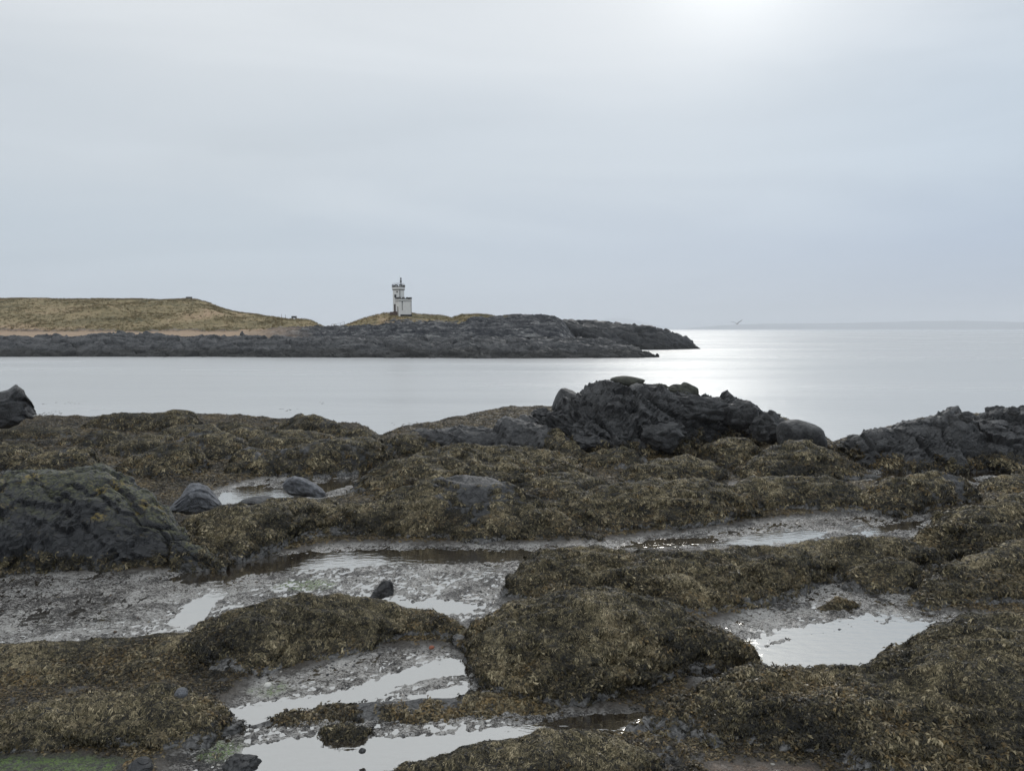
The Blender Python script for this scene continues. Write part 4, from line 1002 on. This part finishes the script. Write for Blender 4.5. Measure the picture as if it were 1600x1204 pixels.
part('roof_slab', lambda bm: box(bm, -A - .03, A + .03, -A - .03, A + .03, 7.3, 7.5), M_BAND, lh, MT)
def merlons(parent, a, b, t_, z, mw, mh, n_a, n_b):
    me = None; mc = None
    def at_(x, y, wx, wy):
        def f1(bm): box(bm, -wx / 2, wx / 2, -wy / 2, wy / 2, 0, mh)
        def f2(bm): box(bm, -wx / 2 - .05, wx / 2 + .05, -wy / 2 - .05, wy / 2 + .05, mh - .02, mh + .26)
        o = part('merlon', f1, M_WHITE, parent); o.location = (x, y, z)
        part('coping', f2, M_BLACK, o)
    for i in range(n_a):
        x = -a + mw / 2 + i * (2 * a - mw) / (n_a - 1)
        for y in (-b + t_ / 2, b - t_ / 2): at_(x, y, mw, t_)
    for i in range(1, n_b - 1):
        y = -b + mw / 2 + i * (2 * b - mw) / (n_b - 1)
        for x in (-a + t_ / 2, a - t_ / 2): at_(x, y, t_, mw)
merlons(par, A + .12, A + .12, .24, 7.985, .52, .34, 3, 3)
def sills(bm, a, b, t_, z):
    ringwall(bm, a + .04, b + .04, t_ + .08, z, z + .17)
part('crenel_coping', lambda bm: sills(bm, A + .12, A + .12, .26, 7.975), M_BLACK, lh, MT)
# railing behind the battlements
def rail(bm):
    a = A - .02
    for x, y in [(-a, -a), (0, -a), (a, -a), (a, 0), (a, a), (0, a), (-a, a), (-a, 0)]: cyl(bm, (x, y, 7.4), (x, y, 9.0), .022, seg=6)
    for z in (8.75, 9.0):
        for p, q_ in (((-a, -a), (a, -a)), ((a, -a), (a, a)), ((a, a), (-a, a)), ((-a, a), (-a, -a))): cyl(bm, (*p, z), (*q_, z), .02, seg=6)
part('roof_railing', rail, M_RAIL, lh, MT)
# light on its post
part('lantern_post', lambda bm: (cyl(bm, (0, 0, 7.4), (0, 0, 9.2), .13), cyl(bm, (0, 0, 9.2), (0, 0, 10.1), .07)), M_IRON, lh, Matrix.Translation((-.15, 1.9, 0)))
part('lantern', lambda bm: (cyl(bm, (0, 0, 9.25), (0, 0, 9.75), .20), cyl(bm, (0, 0, 9.75), (0, 0, 9.85), .24)), M_IRON, lh, Matrix.Translation((-.15, 1.9, 0)))
part('beacon_lamp', lambda bm: (cyl(bm, (0, 0, 10.0), (0, 0, 10.45), .17), cyl(bm, (0, 0, 10.45), (0, 0, 10.6), .2, .04)), M_IRON, lh, Matrix.Translation((-.15, 1.9, 0)))
part('aerial', lambda bm: (cyl(bm, (-.3, 0, 7.4), (-.3, 0, 11.1), .018, seg=6), cyl(bm, (-1.2, 0, 9.05), (0, 0, 9.15), .02, seg=6)), M_RAIL, lh, Matrix.Translation((-.15, 1.9, 0)))
# openings on the tower's left face (its local -X side)
def opening(w, h, d=.12):
    return lambda bm: box(bm, -A - .012, -A + d, -w / 2, w / 2, 0, h)
def frame(w, h, t_=.09):
    def f(bm):
        box(bm, -A - .05, -A + .02, -w / 2 - t_, -w / 2 - .002, 0, h + t_); box(bm, -A - .05, -A + .02, w / 2 + .002, w / 2 + t_, 0, h + t_); box(bm, -A - .05, -A + .02, -w / 2, w / 2, h + .002, h + t_)
    return f
dr = part('door', opening(.62, 3.0), M_BROWN, tw, Matrix.Translation((0, .30, .25)))
part('door_frame', frame(.62, 3.0), M_BAND, dr)
wn = part('window', frame(.36, .72), M_BAND, tw, Matrix.Translation((0, .30, 5.15)))
part('pane', opening(.36, .72), M_GLASS, wn)
wn = part('window', frame(.22, .3, .05), M_BAND, tw, Matrix.Translation((0, -.25, 6.5)))
part('pane', opening(.22, .3), M_GLASS, wn)
part('downpipe', lambda bm: cyl(bm, (-A * 1.02 - .02, -A * 1.02 - .02, 0), (-A * 1.02 - .02, -A * 1.02 - .02, 7.95), .075), M_BLACK, lh, MT)
# annex
TA = math.radians(20); a_, b_2 = 1.62, 1.35
cxy = Matrix.Rotation(TA, 2) @ Vector((a_, b_2)); MA = Matrix.Translation((-.60 + cxy.x, -1.35 + cxy.y, 0)) @ Matrix.Rotation(TA, 4, 'Z')
ann = part('annex', lambda bm: box(bm, -a_, a_, -b_2, b_2, -1.2, 4.15), M_WHITE, lh, MA)
part('plinth', lambda bm: box(bm, -a_ + .25, a_ + .05, -b_2 - .05, b_2 + .05, -1.4, .52), M_BLACK, lh, MA)
part('string_course', lambda bm: box(bm, -a_ - .06, a_ + .06, -b_2 - .06, b_2 + .06, 4.03, 4.17), M_BLACK, lh, MA)
pa2 = part('parapet', lambda bm: ringwall(bm, a_ + .03, b_2 + .03, .24, 4.17, 4.58), M_WHITE, lh, MA)
part('roof_slab', lambda bm: box(bm, -a_ + .2, a_ - .2, -b_2 + .2, b_2 - .2, 4.1, 4.3), M_BAND, lh, MA)
part('crenel_coping', lambda bm: sills(bm, a_ + .03, b_2 + .03, .24, 4.575), M_BLACK, lh, MA)
merlons(pa2, a_ + .03, b_2 + .03, .22, 4.585, .46, .30, 4, 4)
dr = part('door', lambda bm: box(bm, -a_ - .012, -a_ + .1, -.28, .28, 0, 2.3), M_BROWN, ann, Matrix.Translation((0, -.25, .35)))
part('downpipe', lambda bm: (cyl(bm, (-a_ + .75, -b_2 - .06, 1.6), (-a_ + .75, -b_2 - .06, 4.0), .06), box(bm, -a_ + .62, -a_ + .88, -b_2 - .14, -b_2 - .003, 3.75, 4.0)), M_IRON, lh, MA)
part('downpipe', lambda bm: cyl(bm, (a_ - .1, -b_2 - .06, .5), (a_ - .1, -b_2 - .06, 4.0), .045), M_IRON, lh, MA)
# steps beside the tower
st = bpy.data.objects.new('stone_steps', None); COL.objects.link(st); st.location = (lh.location.x - 2.35, ly + .7, zsurf(613, 187.8) - .1); st.rotation_euler = lh.rotation_euler
tag(st, 'reddish stone steps and low wall left of the lighthouse tower', 'steps')
for i in range(4):
    part('step', lambda bm: box(bm, -.8 + i * .3, 1.2, -.7, .7, i * .24 + .001 * i, (i + 1) * .24), M_STEP, st)
part('side_wall', lambda bm: box(bm, -.75, 1.1, -.95, -.71, 0, .85), M_STEP, st)

# ------------------------------------------------------------------ pebbles and broken shell on the silt
def pebble(name, seed, material):
    me = boulder_mesh(name, seed, 2, 14, 9, .04); v = np.array([q_.co[:] for q_ in me.vertices]) * np.array([1, .7, .4]) * .03
    me.vertices.foreach_set('co', v.astype(np.float32).ravel()); me.materials.append(material); me.update(); return bpy.data.objects.new(name, me)
M_PEB = [simple('dark_pebble_stone', (.03, .03, .032), .45, 12, .4), simple('grey_pebble_stone', (.12, .115, .11), .6, 12, .4), simple('brown_pebble_stone', (.10, .065, .04), .6, 12, .4), simple('shell_fragment', (.36, .34, .30), .6)]
T_PEB = template_collection('pebble_templates', [pebble('pebble', 300 + i_, M_PEB[(0, 1, 0, 2, 1, 0, 1, 3)[i_]]) for i_ in range(8)])
pm = np.maximum(flatm, .25 * (Dg < 14)) * np.clip(.6 + n4 * 1.6, 0, 1) * (1 - .8 * poolm) * (Dg < 24) * (1 - drop)
p, n = sample_grid(GP, GN_, pm, 26 + 0 * Dg)
tag(scatter('pebbles', p, n, rng.normal(size=(len(p), 3)), rng.uniform(.3, 1.0, len(p)) ** 2 * .95 + .2, T_PEB), 'small dark pebbles and shell bits strewn over the grey silt', 'pebbles', kind='stuff')

# ------------------------------------------------------------------ small things on the island
def railing(name, pxs, D, h, label, cat, r=.035, rails=(1.0, .5), lift=0.0):
    x0, y0, _ = at(pxs[0], 510, fd(pxs[0], D)); o = bpy.data.objects.new(name, None); COL.objects.link(o)
    zz = [zsurf(px, fd(px, D)) + lift for px in pxs]; zb_ = min(zz); o.location = (x0, y0, zb_); tag(o, label, cat)
    pts = [at(px, 510, fd(px, D))[:2] for px in pxs]
    for (x, y), z in zip(pts, zz): part('post', lambda bm: cyl(bm, (x - x0, y - y0, z - zb_ - .3), (x - x0, y - y0, z - zb_ + h), r, seg=6), M_IRON, o)
    for f in rails:
        for i in range(len(pts) - 1):
            part('rail', lambda bm: cyl(bm, (pts[i][0] - x0, pts[i][1] - y0, zz[i] - zb_ + h * f * .98), (pts[i + 1][0] - x0, pts[i + 1][1] - y0, zz[i + 1] - zb_ + h * f * .98), r * .7, seg=6), M_IRON, o)
railing('footbridge_railing', [518.5, 525, 532, 538], 199, 1.1, 'thin railing across the dip between the two island hills', 'railing', .035)
for px, lb in ((440, 'left one of two thin fence posts on the island slope'), (446, 'right one of two thin fence posts on the island slope')):
    x, y, _ = at(px, 498, fd(px, 217)); z = zsurf(px, fd(px, 217))
    part('fence_post', lambda bm: cyl(bm, (0, 0, -.3), (0, 0, 1.2), .05, .04, seg=6), M_STEP, None, Matrix.Translation((x, y, z)))
    o = COL.objects[-1]; tag(o, lb, 'post', 'fence posts on the island slope')
def bench(px, D, label, w=1.7):
    x, y, _ = at(px, 497, fd(px, D)); z = zsurf(px, fd(px, D)) + .05
    o = bpy.data.objects.new('stone_bench', None); COL.objects.link(o); o.location = (x, y, z); o.rotation_euler = (0, 0, -math.atan2(x, y)); tag(o, label, 'bench')
    part('seat', lambda bm: box(bm, -w / 2, w / 2, -.3, .3, .42, .55), M_BAND, o); part('backrest', lambda bm: box(bm, -w / 2, w / 2, .2, .32, .56, 1.0), M_BAND, o)
    for s in (-1, 1): part('leg', lambda bm: box(bm, s * w * .36 - .14, s * w * .36 + .14, -.25, .25, -.4, .419), M_BAND, o)
bench(296.5, 252, 'grey bench on the crest of the grassy hill', 2.0)
bench(459.5, 213, 'small grey bench low on the end of the grassy slope', 1.5)
boulder('boulder', 374.5, 382.5, 518.5, 529.0, fd(378, 162), 'dark round boulder alone on the island beach', M_ROCK, 91, .9, sub=3)
boulder('stone', 376.8, 380, 516.8, 519.4, fd(378, 162), 'small stone balanced on the dark beach boulder', M_ROCK, 93, .9, cat='stone', sub=3)

# ------------------------------------------------------------------ gull
def gull():
    D = 82.0; x, y, z = at(1151.5, 505.5, D)
    bm = bmesh.new()
    # body rings along local +X (heading), tail at -X
    prof = [(-.30, .012, .004, 0), (-.22, .05, .02, 0), (-.10, .065, .055, -.005), (.02, .075, .075, -.01), (.13, .06, .065, 0), (.19, .042, .045, .015), (.235, .042, .042, .022), (.27, .026, .026, .018), (.33, .006, .006, .008)]
    rings = []
    for px_, w, h, zo in prof:
        rings.append([bm.verts.new((px_, w * math.cos(a), zo + h * math.sin(a))) for a in [2 * math.pi * k / 10 for k in range(10)]])
    for r0, r1 in zip(rings, rings[1:]):
        for k in range(10): bm.faces.new((r0[k], r0[(k + 1) % 10], r1[(k + 1) % 10], r1[k]))
    bm.faces.new(rings[0][::-1]); bm.faces.new(rings[-1])
    # wings: stations (span, height, chord centre, chord)
    for s in (-1, 1):
        stn = [(.03, .02, .03, .17), (.18, .13 if s > 0 else .12, .05, .16), (.33, .22 if s > 0 else .18, .06, .14), (.50, .25, .01, .10), (.66, .28 if s > 0 else .30, -.07, .045), (.72, .29 if s > 0 else .32, -.11, .012)]
        prev = None
        for sp, hz, cc, ch in stn:
            f = .016 * ch / .17
            ring = [bm.verts.new((cc + ch / 2, s * sp, hz)), bm.verts.new((cc, s * sp, hz + f)), bm.verts.new((cc - ch / 2, s * sp, hz)), bm.verts.new((cc, s * sp, hz - f))]
            if prev:
                for k in range(4): bm.faces.new((prev[k], prev[(k + 1) % 4], ring[(k + 1) % 4], ring[k]))
            else: bm.faces.new(ring)
            prev = ring
        bm.faces.new(prev)
    bmesh.ops.recalc_face_normals(bm, faces=bm.faces)
    me = bpy.data.meshes.new('gull'); bm.to_mesh(me); bm.free()
    for p_ in me.polygons: p_.use_smooth = True
    m, t, b = mat('gull_plumage'); tcg = N(t, 'ShaderNodeTexCoord'); sp = N(t, 'ShaderNodeSeparateXYZ'); L(t, tcg.outputs['Object'], sp.inputs[0])
    ab = mathn(t, 'ABSOLUTE', sp.outputs[1])
    L(t, ramp(t, ab, [(.0, (.7, .7, .7, 1)), (.08, (.55, .55, .56, 1)), (.14, (.16, .17, .19, 1)), (.5, (.13, .14, .15, 1)), (.56, (.02, .02, .02, 1))]), b.inputs['Base Color'])
    o = link('gull', me, m); o.location = (x, y, z)
    az = math.atan2(x, y)
    o.rotation_euler = (math.radians(-8), math.radians(6), -az + math.radians(62))
    tag(o, 'gull with raised wings flying low over the glittering sea', 'gull')
gull()

# ------------------------------------------------------------------ weed scraps floating at the water's edge
pts = []
for (cx_, cy_, sx_, sy_, n_) in [(75, 648, 14, 3, 60), (108, 658, 12, 2, 30), (448, 640, 6, 1.0, 10), (500, 629, 3, 1, 4), (640, 661, 12, 1.2, 12), (670, 661, 10, 1.5, 7), (545, 666, 4, 1.5, 6), (110, 629, 14, 1.0, 8), (70, 631, 2, 1.0, 3)]:
    for _ in range(n_): pts.append((cx_ + random.gauss(0, sx_), cy_ + random.gauss(0, sy_)))
pts = np.array(pts); X, Y, _ = gpt(pts[:, 0], pts[:, 1], 0.02)
p = np.stack([X, Y, np.full(len(X), .015)], 1); n = np.repeat(np.array([[0, 0, 1.]]), len(p), 0)
tag(scatter('floating_seaweed', p, n, rng.normal(size=(len(p), 3)), rng.uniform(.4, 1.0, len(p)), T_LEAF), 'dark weed scraps floating at the edge of the calm sea', 'seaweed', kind='stuff')
